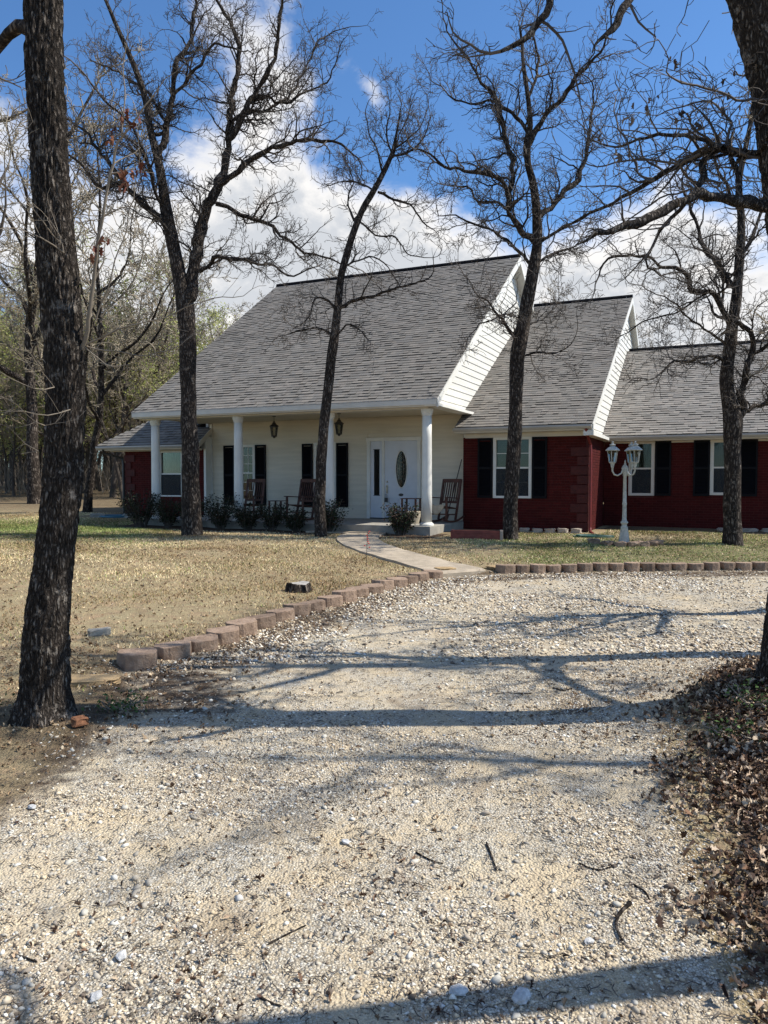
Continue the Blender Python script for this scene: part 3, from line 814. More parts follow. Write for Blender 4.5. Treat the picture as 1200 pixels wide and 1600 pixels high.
tag(mb.build('lock_box', 'iron'), 'small dark key lock box hanging from the front door handle', 'lock box')

# brick walls ------------------------------------------------------------
def brickwork(parent, frame, a0, a1, z0, z1, holes, rng, soldier=None):
    """frame(a, d, z): a along the wall, d out of the wall"""
    mb = MB(); bh, bl, j = .0675, .2, .010
    z = z0; row = 0
    while z < z1 - .02:
        top = min(z + bh - j, z1); off = (row % 2) * bl / 2; a = a0 - off
        while a < a1:
            x0, x1 = max(a, a0), min(a + bl - j, a1); a += bl
            if x1 - x0 < .02: continue
            segs = [(x0, x1)]
            for h in holes:
                if h[2] < top and h[3] > z:
                    ns = []
                    for s0, s1 in segs:
                        if h[0] > s0: ns.append((s0, min(s1, h[0])))
                        if h[1] < s1: ns.append((max(s0, h[1]), s1))
                    segs = [s for s in ns if s[1] - s[0] > .015]
            for s0, s1 in segs:
                q = rng.uniform(.8, 1.2); mb.col = (.066 * q, .008 * q, .007 * q); d = .010 + rng.uniform(0, .003)
                p = [frame(s0, 0, z), frame(s1, 0, z), frame(s1, 0, top), frame(s0, 0, top), frame(s0, d, z), frame(s1, d, z), frame(s1, d, top), frame(s0, d, top)]
                mb.add(p, [(4, 5, 6, 7), (0, 1, 5, 4), (1, 2, 6, 5), (2, 3, 7, 6), (3, 0, 4, 7)])
        z += bh; row += 1
    if soldier:
        a = a0
        while a < a1 - .03:
            q = rng.uniform(.8, 1.2); mb.col = (.066 * q, .008 * q, .007 * q)
            x1 = min(a + .0575, a1); s0, s1 = soldier
            p = [frame(a, 0, s0), frame(x1, 0, s0), frame(x1, 0, s1), frame(a, 0, s1), frame(a, .013, s0), frame(x1, .013, s0), frame(x1, .013, s1), frame(a, .013, s1)]
            mb.add(p, [(4, 5, 6, 7), (0, 1, 5, 4), (1, 2, 6, 5), (2, 3, 7, 6), (3, 0, 4, 7)]); a += .0675
    o = mb.build('brick_courses', 'brick', parent, tone=True); o['kind'] = 'stuff'; return o
rb = random.Random(11)
VM = 2.2
mw = (1.03, 2.01, 1.13, 2.70)
m_wall = wall_core('brick_wall', .19, 3.42, .30, 2.72, VM, [mw], 'mortar')
brickwork(m_wall, lambda a, d, z: (a, VM - d, z), .19, 3.38, .31, 2.70, [mw], rb)
MB().box(.19, 3.43, VM - .02, VM + .14, .0, .29).build('foundation', 'foundation', m_wall)
s_core = MB().box(3.26, 3.415, VM + .15, 4.9, .30, 2.72).build('brick_wall', 'mortar', house)
brickwork(s_core, lambda a, d, z: (3.415 + d, a, z), VM + .005, 4.88, .31, 2.44, [], rb, soldier=(2.455, 2.665))
MB().box(3.24, 3.435, VM + .145, 4.9, .0, .29).build('foundation', 'foundation', s_core)
VW = 4.9
rwin = [(4.12, 4.76, 1.17, 2.66), (6.19, 6.85, 1.2, 2.66), (8.6, 9.26, 1.2, 2.66)]
r_wall = wall_core('brick_wall', 3.44, 12.8, .30, 2.72, VW, rwin, 'mortar')
brickwork(r_wall, lambda a, d, z: (a, VW - d, z), 3.44, 12.8, .31, 2.60, rwin, rb)
MB().box(3.44, 12.8, VW - .02, VW + .14, .0, .29).build('foundation', 'foundation', r_wall)
lwin = (-10.02, -9.12, 1.07, 2.52)
l_wall = wall_core('brick_wall', -11.45, -8.28, .30, 2.60, VM, [lwin], 'mortar')
brickwork(l_wall, lambda a, d, z: (a, VM - d, z), -11.45, -8.28, .31, 2.58, [lwin], rb)
MB().box(-11.46, -8.28, VM - .02, VM + .14, .0, .29).build('foundation', 'foundation', l_wall)
MB().box(-8.277, -8.20, VM - .02, VP - .045, .3, 2.95).build('corner_board', 'white', l_wall)
MB().prism([(VM, 2.60), (VP - .05, 2.60), (VP - .05, 3.1), (VM, 2.9)], -8.4, -8.279).build('wing_gable_siding', 'trim', l_wall)
# the rest of the closed shell
MB().prism([(VM + .14, .2), (7.0, .2), (7.0, 2.6), (VM + .14, 2.6)], -11.45, -11.33).build('end_wall', 'mortar', house)
MB().box(-11.3, -8.9, 6.9, 7.0, .2, 2.6).build('back_wall', 'mortar', house)
MB().prism([(2.66, .2), (14, .2), (14, zmain(2 * VR - 14) - .12), (VR, ZRM - .16), (2.66, zmain(2.66) - .14), (2.66, 3.4), (-.1, 3.4), (-.1, zmain(-.1) - .14)][:5] + [(2.66, .2)][:0], -8.55, -8.45).build('end_wall', 'siding', house)
MB().box(-8.4, .0, 14.0, 14.1, .2, 3.45).build('back_wall', 'siding', house)
MB().box(.15, 3.2, 16.6, 16.7, .2, 3.0).build('back_wall', 'mortar', house)
MB().box(3.5, 12.8, 15.0, 15.1, .2, 2.9).build('back_wall', 'mortar', house)
MB().prism([(VW, .2), (15, .2), (15, 2.9), (VR3, z3 - .2), (VW, 2.85)], 12.68, 12.8).build('end_wall', 'mortar', house)
# windows in brick
window(*mw, VM, m_wall, cover='blind', grid=(1, 2), fw=.06)
window(*rwin[0], VW, r_wall, cover='sheer', frame='trim', fw=.07)
window(*rwin[1], VW, r_wall, cover='sheer', frame='trim', fw=.07)
window(*rwin[2], VW, r_wall, cover='sheer', frame='trim', fw=.07)
window(*lwin, VM, l_wall, cover='sheer', fw=.045)
for a, b in ((.60, 1.0), (2.04, 2.42)): shutter(a, b, 1.13, 2.69, VM - .014, m_wall)
for a, b in ((4.79, 5.20), (5.76, 6.16), (6.88, 7.30), (8.2, 8.57), (9.3, 9.66)): shutter(a, b, 1.17, 2.66, VW - .014, r_wall)
# quoins
def quoin(parent, a, b, z0, z1, face='front'):
    o = MB().box(a, b, 0, 0.001, z0, z1)
def quoins(u_c, v_c, parent, side, z0=.31, z1=2.6):
    z = z0; i = 0; h = .235
    while z + h <= z1 + .01:
        L1 = .40 if i % 2 == 0 else .24; L2 = .24 if i % 2 == 0 else .15
        mb = MB()
        if side > 0: mb.box(u_c - L1, u_c + .045, v_c - .045, v_c - .014, z + .012, z + h - .012); mb.box(u_c + .015, u_c + .045, v_c - .0138, v_c + L2 * .6, z + .012, z + h - .012)
        else: mb.box(u_c - .03, u_c + L1, v_c - .04, v_c - .014, z + .012, z + h - .012)
        mb.build('quoin', 'quoin', parent); z += h; i += 1
quoins(3.415, VM, m_wall, 1)
quoins(-11.45, VM, l_wall, -1)
# eaves, gutters, frieze boards
def eave(u0, u1, v, z, wallv, parent, zf):
    mb = MB(); mb.box(u0, u1, v + .0, v + .02, z - .16, z - .022); mb.build('fascia', 'trim', parent)
    mb = MB(); mb.box(u0, u1, v + .021, wallv - .002, z - .16, z - .145); mb.build('soffit', 'trim', parent)
    mb = MB(); mb.prism([(v - .002, z - .03), (v - .11, z - .03), (v - .115, z - .07), (v - .07, z - .125), (v - .002, z - .125)], u0 - .01, u1 + .005); mb.build('gutter', 'gutter', parent)
    mb = MB(); mb.box(u0 + .15, u1 - .15, wallv - .03, wallv - .0145, zf, z - .162); mb.build('frieze_board', 'trim', parent)
eave(.10, U2 - .01, V2, ZE2, VM, mid_roof, 2.70)
eave(3.46, U3, V3, ZE3, VW, rw_roof, 2.61)
eave(h_u0, h_u1, V4, ZE4, VM, wing_roof, 2.53)
# porch eave drip edge
MB().box(UL, UR, VE - .05, VE - .002, 3.488, 3.502).build('drip_edge', 'gutter', main_roof)
# downspouts
mb = MB()
mb.tube([(3.46, V2 - .05, ZE2 - .12), (3.47, V2 + .02, ZE2 - .22), (3.50, VM - .08, 2.48), (3.51, VM - .08, 2.30), (3.51, VM - .08, .42), (3.53, VM - .14, .32), (3.66, VM - .40, .28)], [.035] * 7, 6)
mb.build('downspout', 'redtrim', house)
mb = MB(); mb.tube([(-12.0, V4 - .05, ZE4 - .12), (-12.0, V4, ZE4 - .24), (-11.55, VM - .05, 2.30), (-11.50, VM - .06, 2.1), (-11.50, VM - .06, .5), (-11.6, VM - .3, .4)], [.038] * 6, 6)
mb.build('downspout', 'iron', house)
# trim under left wing end rake
MB().beam((-8.19, V4 - .02, ZE4 - .08), (-8.19, 2.55, ZE4 + K4 * .73 - .06), .03, .14).build('rake_board', 'trim', wing_roof)

# ------------------------------------------------------------------ porch things
def lantern(u, v, ztop, zlan, label):
    root = empty('hanging_lantern', hw(u, v, ztop)); tag(root, label, 'lantern', 'lanterns hanging in the porch')
    dz = zlan - ztop
    MB().lathe([(.05, -.02), (.05, -.001)], 12).build('ceiling_plate', 'iron', root)
    MB().tube([(0, 0, -.02), (0, 0, dz + .44)], [.006, .006], 6).build('hanging_rod', 'iron', root)
    MB().lathe([(.135, dz + .30), (.12, dz + .325), (.06, dz + .37), (.05, dz + .40), (.025, dz + .42), (.02, dz + .45), (.008, dz + .46)], 8).build('lantern_cap', 'iron', root)
    fr = MB()
    for i in range(6):
        a = math.pi / 3 * i
        fr.bar((.105 * math.cos(a), .105 * math.sin(a), dz + .30), (.07 * math.cos(a), .07 * math.sin(a), dz + .03), .008, 4)
    fr.lathe([(.11, dz + .285), (.11, dz + .305)], 6); fr.lathe([(.075, dz + .02), (.085, dz + .035), (.075, dz + .05)], 6); fr.lathe([(.02, dz - .02), (.05, dz + .02)], 8)
    fr.build('lantern_frame', 'iron', root)
    MB().lathe([(.068, dz + .05), (.098, dz + .285)], 6).build('lantern_glass', 'glass', root)
    MB().lathe([(.014, dz + .05), (.014, dz + .17), (.008, dz + .18)], 8).build('candle_sleeve', 'cloth', root)
lantern(-4.88, .9, 3.37, 2.78, 'black glass lantern hanging from the porch ceiling nearer the left columns')
lantern(-2.85, .9, 3.37, 2.79, 'black glass lantern hanging from the porch ceiling nearer the front door')

def rocking_chair(u, v, rz, label, cushion=False):
    root = empty('rocking_chair', hw(u, v, .502), TH + rz); tag(root, label, 'rocking chair', 'wooden rocking chairs on the porch')
    W = .58; hw_ = W / 2; M_ = 'wood_chair'
    for s in (-1, 1):
        x = s * (hw_ - .03)
        MB().beam((x, .18, .06), (x * 1.02, .46, 1.12), .045, .05, (1, 0, 0)).build('back_post', M_, root)
        MB().beam((x, -.26, .05), (x, -.26, .64), .045, .05, (1, 0, 0)).build('front_leg', M_, root)
        MB().beam((x * 1.08, -.32, .655), (x * 1.08, .30, .625), .085, .025).build('armrest', M_, root)
        pts = [(x, t, .025 + .085 * ((t - .02) / .5) ** 2) for t in np.linspace(-.45, .62, 10)]
        m_ = MB()
        for p, q in zip(pts[:-1], pts[1:]): m_.beam(p, q, .035, .045)
        m_.build('rocker', M_, root)
        MB().beam((x, -.25, .22), (x, .20, .20), .025, .03).build('side_stretcher', M_, root)
    MB().beam((-hw_ + .02, .45, 1.08), (hw_ - .02, .45, 1.08), .035, .10).build('crest_rail', M_, root)
    MB().beam((-hw_ + .02, .295, .52), (hw_ - .02, .295, .52), .03, .06).build('lower_back_rail', M_, root)
    MB().beam((-hw_ + .03, -.26, .22), (hw_ - .03, -.26, .22), .025, .03).build('front_stretcher', M_, root)
    for i in range(7):
        x = -hw_ + .09 + i * (W - .18) / 6; MB().beam((x, .30, .54), (x, .445, 1.04), .038, .014, (1, 0, 0)).build('back_slat', M_, root)
    for i in range(7):
        y = -.27 + i * .082; MB().box(-hw_ + .03, hw_ - .03, y, y + .065, .415 - .012 * i, .435 - .012 * i).build('seat_slat', M_, root)
    if cushion:
        m_ = MB(); vs_ = []; fs_ = []; nx_, nz_ = 14, 6
        for j in range(nz_):
            for i in range(nx_):
                a = i / (nx_ - 1); b = j / (nz_ - 1); x = (a - .5) * .46
                vs_.append((x, -.31 - .015 * math.sin(a * 20) - .03 * math.sin(a * math.pi), .47 - b * (.06 + .20 * math.sin(a * math.pi)) + .01 * math.sin(a * 9)))
        for j in range(nz_ - 1):
            for i in range(nx_ - 1): k = j * nx_ + i; fs_.append((k, k + 1, k + nx_ + 1, k + nx_))
        m_.add(vs_, fs_); m_.v = [(hw(u, v, .502) + Vector((x * math.cos(TH + rz) - y * math.sin(TH + rz), x * math.sin(TH + rz) + y * math.cos(TH + rz), z))).to_tuple() for x, y, z in m_.v]
        o = m_.build('draped_blanket', 'cloth', smooth=True); o.modifiers.new('s', 'SOLIDIFY').thickness = .02
        tag(o, 'cream blanket draped over the seat of the rightmost rocking chair', 'blanket')
    return root
rocking_chair(-5.85, 1.1, R(8), 'dark wooden rocking chair in front of the left porch window, turned slightly')
rocking_chair(-4.05, .9, R(-4), 'reddish brown rocking chair beside the slim tree trunk and small side table')
rocking_chair(-.12, 1.5, R(-12), 'dark rocking chair draped with a cream blanket right of the last column', True)

def side_table(u, v, label, h=.5):
    root = empty('side_table', hw(u, v, .502), TH); tag(root, label, 'table')
    for i in range(4): MB().box(-.22, .22, -.2 + i * .1, -.11 + i * .1, h - .02, h).build('top_slat', 'wood_chair', root)
    for a in (-.19, .19):
        for b in (-.16, .16): MB().box(a - .02, a + .02, b - .02, b + .02, 0, h - .022).build('leg', 'wood_chair', root)
    MB().box(-.19, .19, -.012, .012, .14, .17).build('stretcher', 'wood_chair', root)
    return root
side_table(-4.95, 1.2, 'low dark side table between the two left rocking chairs', .52)
side_table(-.98, 1.4, 'dark side table standing behind the bush right of the front door', .62)
# wicker pot on slab beside bush
mb = MB(); mb.lathe([(.13, 0), (.17, .16), (.18, .30), (.16, .31)], 16)
tag(mb.build('wicker_basket', 'cloth', loc=hw(-.62, .7, .502)), 'pale striped basket on the porch edge left of the last column', 'basket')
# broom leaning
root = empty('broom', hw(.08, 1.95, .502), TH); tag(root, 'long handled broom leaning in the corner by the brick wall', 'broom')
MB().tube([(-.20, -.12, .18), (.02, .38, 1.65)], [.013, .013], 8).build('handle', 'iron', root)
MB().beam((-.26, -.14, .0), (-.19, -.10, .20), .22, .05).build('bristles', 'wood_chair', root)

# ------------------------------------------------------------------ shrubs along the porch
def leafy(root, rng, h, spread, nst, leafn, lsize, colr, flat=.5, name='foliage', stemmat='twig'):
    st = MB(); LV = []; LF = []; LC = []
    for s in range(nst):
        a = rng.uniform(0, 6.28); r0 = rng.uniform(0, spread * .25); x, y = r0 * math.cos(a), r0 * math.sin(a)
        hh = h * rng.uniform(.55, 1.0); r1 = spread * rng.uniform(.3, 1.0); pts = [(x, y, -.03)]
        k = 6
        for i in range(1, k + 1):
            t = i / k; pts.append((x + r1 * t * math.cos(a) + rng.uniform(-.02, .02), y + r1 * t * math.sin(a) + rng.uniform(-.02, .02), hh * t))
        st.tube(pts, list(np.linspace(.010, .004, k + 1)), 4)
        for q in range(leafn):
            t = rng.uniform(.15, 1.0) ** .8; i = min(k - 1, int(t * k)); f = t * k - i
            p = Vector(pts[i]).lerp(Vector(pts[i + 1]), f) + Vector((rng.gauss(0, .05), rng.gauss(0, .05), rng.gauss(0, .04)))
            d = Vector((rng.gauss(0, 1), rng.gauss(0, 1), rng.gauss(.2, .6))).normalized(); e = d.cross(Vector((rng.gauss(0, 1), rng.gauss(0, 1), rng.gauss(0, 1)))).normalized()
            L = lsize * rng.uniform(.6, 1.3); b = len(LV)
            LV += [p - d * L * .5, p + e * L * .28 + Vector((0, 0, L * .08)), p + d * L * .5, p - e * L * .28 + Vector((0, 0, L * .08))]
            LF.append((b, b + 1, b + 2, b + 3)); c = rng.choice(colr); q_ = rng.uniform(.7, 1.3); LC += [(c[0] * q_, c[1] * q_, c[2] * q_)] * 4
    st.build('stems', stemmat, root)
    o = link(name, np_mesh(name, np.array([tuple(v) for v in LV]), np.array(LF), np.array(LC)), 'leaf_attr', root)
    return o
DK = [(.012, .020, .009), (.02, .03, .013), (.03, .035, .015), (.04, .025, .015)]
DK2 = DK + [(.10, .05, .035), (.05, .07, .03)]
rs = random.Random(21)
bushes = [(-8.15, -.75, 1.05, .55, 40, 'dark leafy bush below the left wing window by the first column'),
          (-7.35, -.62, .85, .38, 30, 'upright dark shrub just right of the big forked tree trunk'),
          (-6.55, -.62, .80, .36, 30, 'dark rose shrub left of the second porch column'),
          (-5.6, -.62, .95, .38, 34, 'bushy shrub at the foot of the second porch column'),
          (-4.75, -.6, .75, .40, 30, 'wide low shrub in front of the small side table'),
          (-4.0, -.6, .72, .34, 26, 'low dark shrub in front of the middle rocking chair'),
          (-3.3, -.6, .6, .30, 24, 'small shrub left of the slim tree trunk'),
          (-2.35, -.62, .90, .40, 36, 'leafy shrub at the foot of the third porch column beside the walkway'),
          (-.42, -.62, .95, .45, 40, 'rose bush with reddish leaves by the last porch column')]
for (u, v, h, sp, ns, lab) in bushes:
    p = hw(u, v); root = empty('porch_shrub', (p.x, p.y, g1(p.x, p.y))); tag(root, lab, 'shrub', 'shrubs planted along the porch')
    leafy(root, rs, h * (.8 if u > -1 else 1.0), sp * (.8 if u > -1 else 1.1), ns, 60, .056, DK2 if u > -1 or -3 < u < -2 else DK)

# ------------------------------------------------------------------ lamp post with three heads
lp = P(975, 852, 16.2); LZ = g1(lp.x, 16.2)
lamp = empty('lamp_post', (lp.x, 16.2, LZ)); tag(lamp, 'white cast lamp post with three glass lanterns in front of the brick wall', 'lamp post')
MB().lathe([(.155, -.03), (.155, .03), (.135, .045), (.13, .10), (.105, .30), (.085, .42), (.09, .44), (.065, .47), (.062, .52), (.09, .55), (.095, .57), (.065, .60), (.052, .66), (.048, 1.0), (.055, 1.02), (.055, 1.05), (.046, 1.08), (.038, 1.72), (.05, 1.73), (.05, 1.76), (.055, 1.80), (.075, 1.85), (.08, 1.92), (.06, 1.98), (.03, 2.01), (.028, 2.04), (.012, 2.08), (.02, 2.10), (.004, 2.14)], 20).build('post', 'lamp_white', lamp, smooth=True)
heads = [(-.34, -.08), (.16, -.26), (.22, .20)]
for k, (hx, hy) in enumerate(heads):
    L = math.hypot(hx, hy); dx, dy = hx / L, hy / L
    arm = MB(); prof = [(.05, 1.88), (.09, 1.93), (.07, 1.96), (.06, 1.90), (.10, 1.80), (.20, 1.74), (.29, 1.77), (.34, 1.86), (.34, 1.96)]
    sc = L / .34; arm.tube([(dx * r_ * (sc if r_ > .1 else 1), dy * r_ * (sc if r_ > .1 else 1), z) for r_, z in prof], [.014, .012, .012, .018, .02, .02, .02, .022, .028], 8)
    a_ = arm.build('scroll_arm', 'lamp_white', lamp, smooth=True)
    hd = MB(); c = (hx, hy)
    hd.lathe([(.03, 1.93), (.045, 2.00), (.06, 2.05), (.085, 2.06), (.085, 2.085)], 8, c)
    for i in range(6):
        a = math.pi / 3 * i; hd.bar((hx + .085 * math.cos(a), hy + .085 * math.sin(a), 2.08), (hx + .125 * math.cos(a), hy + .125 * math.sin(a), 2.36), .009, 4)
    hd.lathe([(.135, 2.355), (.18, 2.365), (.175, 2.38), (.12, 2.43), (.06, 2.47), (.05, 2.475), (.075, 2.50), (.07, 2.515), (.03, 2.53), (.02, 2.56), (.028, 2.58), (.008, 2.60)], 12, c)
    h_ = hd.build('lantern_head', 'lamp_white', lamp)
    MB().lathe([(.075, 2.085), (.115, 2.355)], 6, c).build('glass', 'glass', h_)

lamp.scale = (.86, .86, .855)
# ------------------------------------------------------------------ kerb blocks
def block_mesh(seed, W_=.31, D=.20, Hh=.106):
    rng = random.Random(seed); bm = bmesh.new()
    out = [(-W_ / 2, D / 2 * .2), (-W_ / 2 * .72, -D / 2 * .9), (-W_ * .18, -D / 2 * 1.12), (W_ * .18, -D / 2 * 1.12), (W_ / 2 * .72, -D / 2 * .9), (W_ / 2, D / 2 * .2), (W_ / 2 * .8, D / 2), (-W_ / 2 * .8, D / 2)]
    a = [bm.verts.new((x, y, -.04)) for x, y in out]; b = [bm.verts.new((x, y, Hh)) for x, y in out]
    bm.faces.new(a[::-1]); bm.faces.new(b); k = len(out)
    for i in range(k): bm.faces.new((a[i], a[(i + 1) % k], b[(i + 1) % k], b[i]))
    bmesh.ops.bevel(bm, geom=bm.edges[:], offset=.004, segments=1, affect='EDGES')
    bmesh.ops.triangulate(bm, faces=bm.faces[:]); bmesh.ops.subdivide_edges(bm, edges=bm.edges[:], cuts=2, use_grid_fill=True)
    for v in bm.verts:
        q = mnoise.noise_vector(v.co * 14 + Vector((seed, 0, 0))) * .005 + mnoise.noise_vector(v.co * 45 + Vector((seed, 5, 0))) * .0025
        if v.co.z > Hh - .002: q *= .45
        v.co += q
    me = bpy.data.meshes.new('kerb_block'); bm.to_mesh(me); bm.free(); return me
bmeshes = [block_mesh(i * 7.3) for i in range(5)]
ORD = ['first', 'second', 'third', 'fourth', 'fifth', 'sixth', 'seventh', 'eighth', 'ninth', 'tenth', 'eleventh', 'twelfth', 'thirteenth', 'fourteenth', 'fifteenth', 'sixteenth', 'seventeenth', 'eighteenth', 'nineteenth', 'twentieth',
       'twenty-first', 'twenty-second', 'twenty-third', 'twenty-fourth', 'twenty-fifth', 'twenty-sixth']
def along(path, step):
    P_ = [np.array(p, float) for p in path]; out = []; need = 0
    for a, b in zip(P_[:-1], P_[1:]):
        L = np.linalg.norm(b - a); t = need
        while t < L: out.append((a + (b - a) * t / L, math.atan2(*(b - a)[::-1]))); t += step
        need = t - L
    return out
rk = random.Random(5)
left_path = [(-2.10, 6.40), (-1.93, 6.68), (-1.76, 7.0), (-1.60, 7.42), (-1.45, 7.86), (-1.27, 8.25), (-1.08, 8.75), (-.78, 9.4), (-.43, 10.1), (-.08, 10.8), (.28, 11.45), (.60, 12.0), (.88, 12.38)]
lb = along(left_path, .385)
for i, (p, a) in enumerate(lb):
    o = link('kerb_block', bmeshes[rk.randrange(5)], 'block'); z = g1(p[0] + .12, p[1] - .08)
    o.location = (p[0] + rk.uniform(-.02, .02), p[1] + rk.uniform(-.02, .02), max(0, z) + .01 + rk.uniform(-.012, .01)); o.rotation_euler = (rk.uniform(-.07, .07), rk.uniform(-.08, .08), a * .42 + rk.uniform(-.13, .13) + .1)
    o.scale = (1.1, 1.08, rk.uniform(1.0, 1.2))
    ex = ''
    tag(o, f'{ORD[i]} brown concrete kerb block from the tree end of the left kerb row{ex}', 'kerb block', 'kerb blocks edging the left lawn')
right_path = [(2.08, 12.80), (3.0, 12.98), (4.5, 13.2), (6.5, 13.3), (9.2, 13.3)]
for i, (p, a) in enumerate(along(right_path, .288)):
    o = link('kerb_block', bmeshes[rk.randrange(5)], 'block')
    o.location = (p[0], p[1] + rk.uniform(-.02, .02), .02 + rk.uniform(-.01, .012)); o.rotation_euler = (rk.uniform(-.03, .03), rk.uniform(-.04, .04), a + rk.uniform(-.07, .07)); o.scale = (.92, .9, 1.15)
    if i == 0: o.scale = (1.2, 1, 1.2)
    if i >= len(ORD): break
    tag(o, f'{ORD[i]} brown concrete kerb block from the walkway end of the right kerb row', 'kerb block', 'kerb blocks edging the right lawn')
# small pavers under / beside
def rough_stone(name, loc, size, rz, mat, seed, label=None, cat=None, group=None, tilt=(0, 0), sub=2):
    bm = bmesh.new()
    if name == 'stone': bmesh.ops.create_icosphere(bm, subdivisions=3, radius=.55)
    else:
        bmesh.ops.create_cube(bm, size=1); bmesh.ops.bevel(bm, geom=bm.edges[:], offset=.12, segments=1, affect='EDGES')
        bmesh.ops.triangulate(bm, faces=bm.faces[:]); bmesh.ops.subdivide_edges(bm, edges=bm.edges[:], cuts=sub)
    for v in bm.verts:
        v.co += mnoise.noise_vector(v.co * 2.2 + Vector((seed, 0, 0))) * .16 + mnoise.noise_vector(v.co * 7 + Vector((seed, 3, 0))) * .05
        v.co = Vector((v.co.x * size[0], v.co.y * size[1], v.co.z * size[2]))
    me = bpy.data.meshes.new(name); bm.to_mesh(me); bm.free()
    o = link(name, me, mat); o.location = loc; o.rotation_euler = (*tilt, rz)
    if label: tag(o, label, cat, group)
    return o
p = P(140, 1068, 5.72); rough_stone('stepping_stone', (-2.27, 5.72, g1(-2.27, 5.72) + .012), (.42, .24, .05), .15, 'flatstone', 3, 'flat tan stepping stone on the ground beside the big left tree', 'stone')
rough_stone('stepping_stone', (1.05, 12.75, g1(1.05, 12.75) + .03), (.34, .26, .05), .5, 'flatstone', 9, 'flat pinkish stone at the left of the walkway end', 'stone')
rough_stone('stepping_stone', (1.98, 13.05, g1(1.98, 13.05) + .03), (.36, .26, .05), .2, 'flatstone', 15, 'flat pinkish stone between the walkway and the right kerb', 'stone')
rough_stone('rock', (-2.82, 7.4, g1(-2.82, 7.4) + .03), (.20, .11, .08), .3, 'slab', 22, 'small pale rock lying in the lawn behind the left kerb', 'rock')
MAT['redrock'] = m_simple('rusty_rock', (.20, .09, .045), .9, .3, 12, .6, 50)
rough_stone('rock', (-1.93, 4.72, g1(-1.93, 4.72) + .03), (.09, .07, .05), .7, 'redrock', 31, 'rusty orange rock at the foot of the big left tree', 'rock')
# stump
mb = MB(); k = 22; vs_ = []; rr = [.155 + .02 * math.sin(i * 1.7) + .012 * math.sin(i * 3.1) for i in range(k)]
for j, (z, s) in enumerate(((-.05, 1.25), (.03, 1.08), (.10, .98), (.115, .93))):
    for i in range(k): a = 2 * math.pi * i / k; vs_.append((rr[i] * s * math.cos(a), rr[i] * s * math.sin(a), z + (.012 * math.sin(a * 2) if j > 1 else 0)))
fs_ = [(j * k + i, j * k + (i + 1) % k, (j + 1) * k + (i + 1) % k, (j + 1) * k + i) for j in range(3) for i in range(k)]
stump = empty('tree_stump', (-1.19, 10.4, g1(-1.19, 10.4))); tag(stump, 'low cut tree stump in the lawn just behind the left kerb', 'stump')
mb.add(vs_, fs_); mb.build('bark', 'bark', stump)
MB().add([vs_[3 * k + i] for i in range(k)], [tuple(range(k))]).build('cut_face', m_simple('weathered_cut', (.36, .33, .29), .9, .3, 25, .4, 60), stump)
# flag / wire stake with red flowers
fl = empty('garden_stake', (-.31, 13.07, g1(-.31, 13.07))); tag(fl, 'thin garden stake with small red flowers beside the walkway', 'garden stake')
MB().tube([(0, 0, -.03), (.01, 0, .3), (.03, 0, .62)], [.005, .005, .004], 5).build('stake', 'iron', fl)
rf = random.Random(2)
for i in range(9):
    z = .34 + i * .035; MB().lathe([(.002, -.012), (.02, 0), (.002, .012)], 6).build('flower', 'red_plastic', fl, loc=(rf.uniform(-.03, .06), rf.uniform(-.03, .03), z))
# planter timber box
pl = empty('planter_box', (1.55, 16.95, g1(1.9, 16.9)), R(-8)); tag(pl, 'low weathered red timber planter box in front of the brick wall', 'planter')
MB().box(0, 1.05, 0, .05, -.02, .17).build('front_plank', 'timber', pl, bevel=.004)
MB().box(0, 1.05, .42, .47, -.02, .17).build('back_plank', 'timber', pl, bevel=.004)
MB().box(-.052, -.002, 0, .47, -.02, .18).build('end_plank', 'timber', pl, bevel=.004)
MB().box(1.052, 1.12, -.01, .48, -.02, .19).build('end_plank', 'sawn', pl, bevel=.004)
MB().box(.0, 1.05, .052, .418, -.02, .10).build('soil', m_simple('soil', (.06, .04, .028), .95, .3, 20, .6, 60), pl)
# edging rocks along the middle brick wall and round the lamp
re_ = random.Random(8)
names_m = ['just right of the fourth tree trunk', 'second right of the fourth tree trunk', 'third right of the fourth tree trunk', 'fourth right of the fourth tree trunk', 'fifth right of the fourth tree trunk']
for i, nm in enumerate(names_m):
    q = hw(1.95 + i * .32, VM - .42); rough_stone('edging_stone', (q.x, q.y, g1(q.x, q.y) + .05), (.25, .14, .12), TH + re_.uniform(-.2, .2), 'foundation', i * 3.1, f'rough tan edging stone along the brick wall, {nm}', 'stone', 'edging stones below the brick wall')
lr = [(-.62, .10), (-.38, -.08), (-.14, -.22), (.12, -.24), (.34, -.20), (.55, -.12), (.72, 0)]
ln = ['leftmost, nearest the downspout', 'second from the left', 'third from the left', 'just right of the lamp base', 'fifth from the left', 'sixth from the left', 'rightmost of the ring']
for (a, b), nm in zip(lr, ln):
    x, y = lp.x + a, 16.2 + b; rough_stone('edging_stone', (x, y, g1(x, y) + .04), (.24, .17, .12), re_.uniform(-.5, .5), 'redrock' if False else 'block', a * 9 + 40, f'dark broken stone ringing the lamp post, {nm}', 'stone', 'stones ringing the lamp post')
for i in range(6):
    q = hw(6.6 + i * .5, VW - .75); rough_stone('edging_stone', (q.x, q.y, g1(q.x, q.y) + .04), (.42, .2, .09), TH + re_.uniform(-.2, .2), 'foundation', i * 5.1 + 60, f'pale flat edging stone before the right brick wall, {ORD[i]} from the left', 'stone', 'flat stones before the right wing')
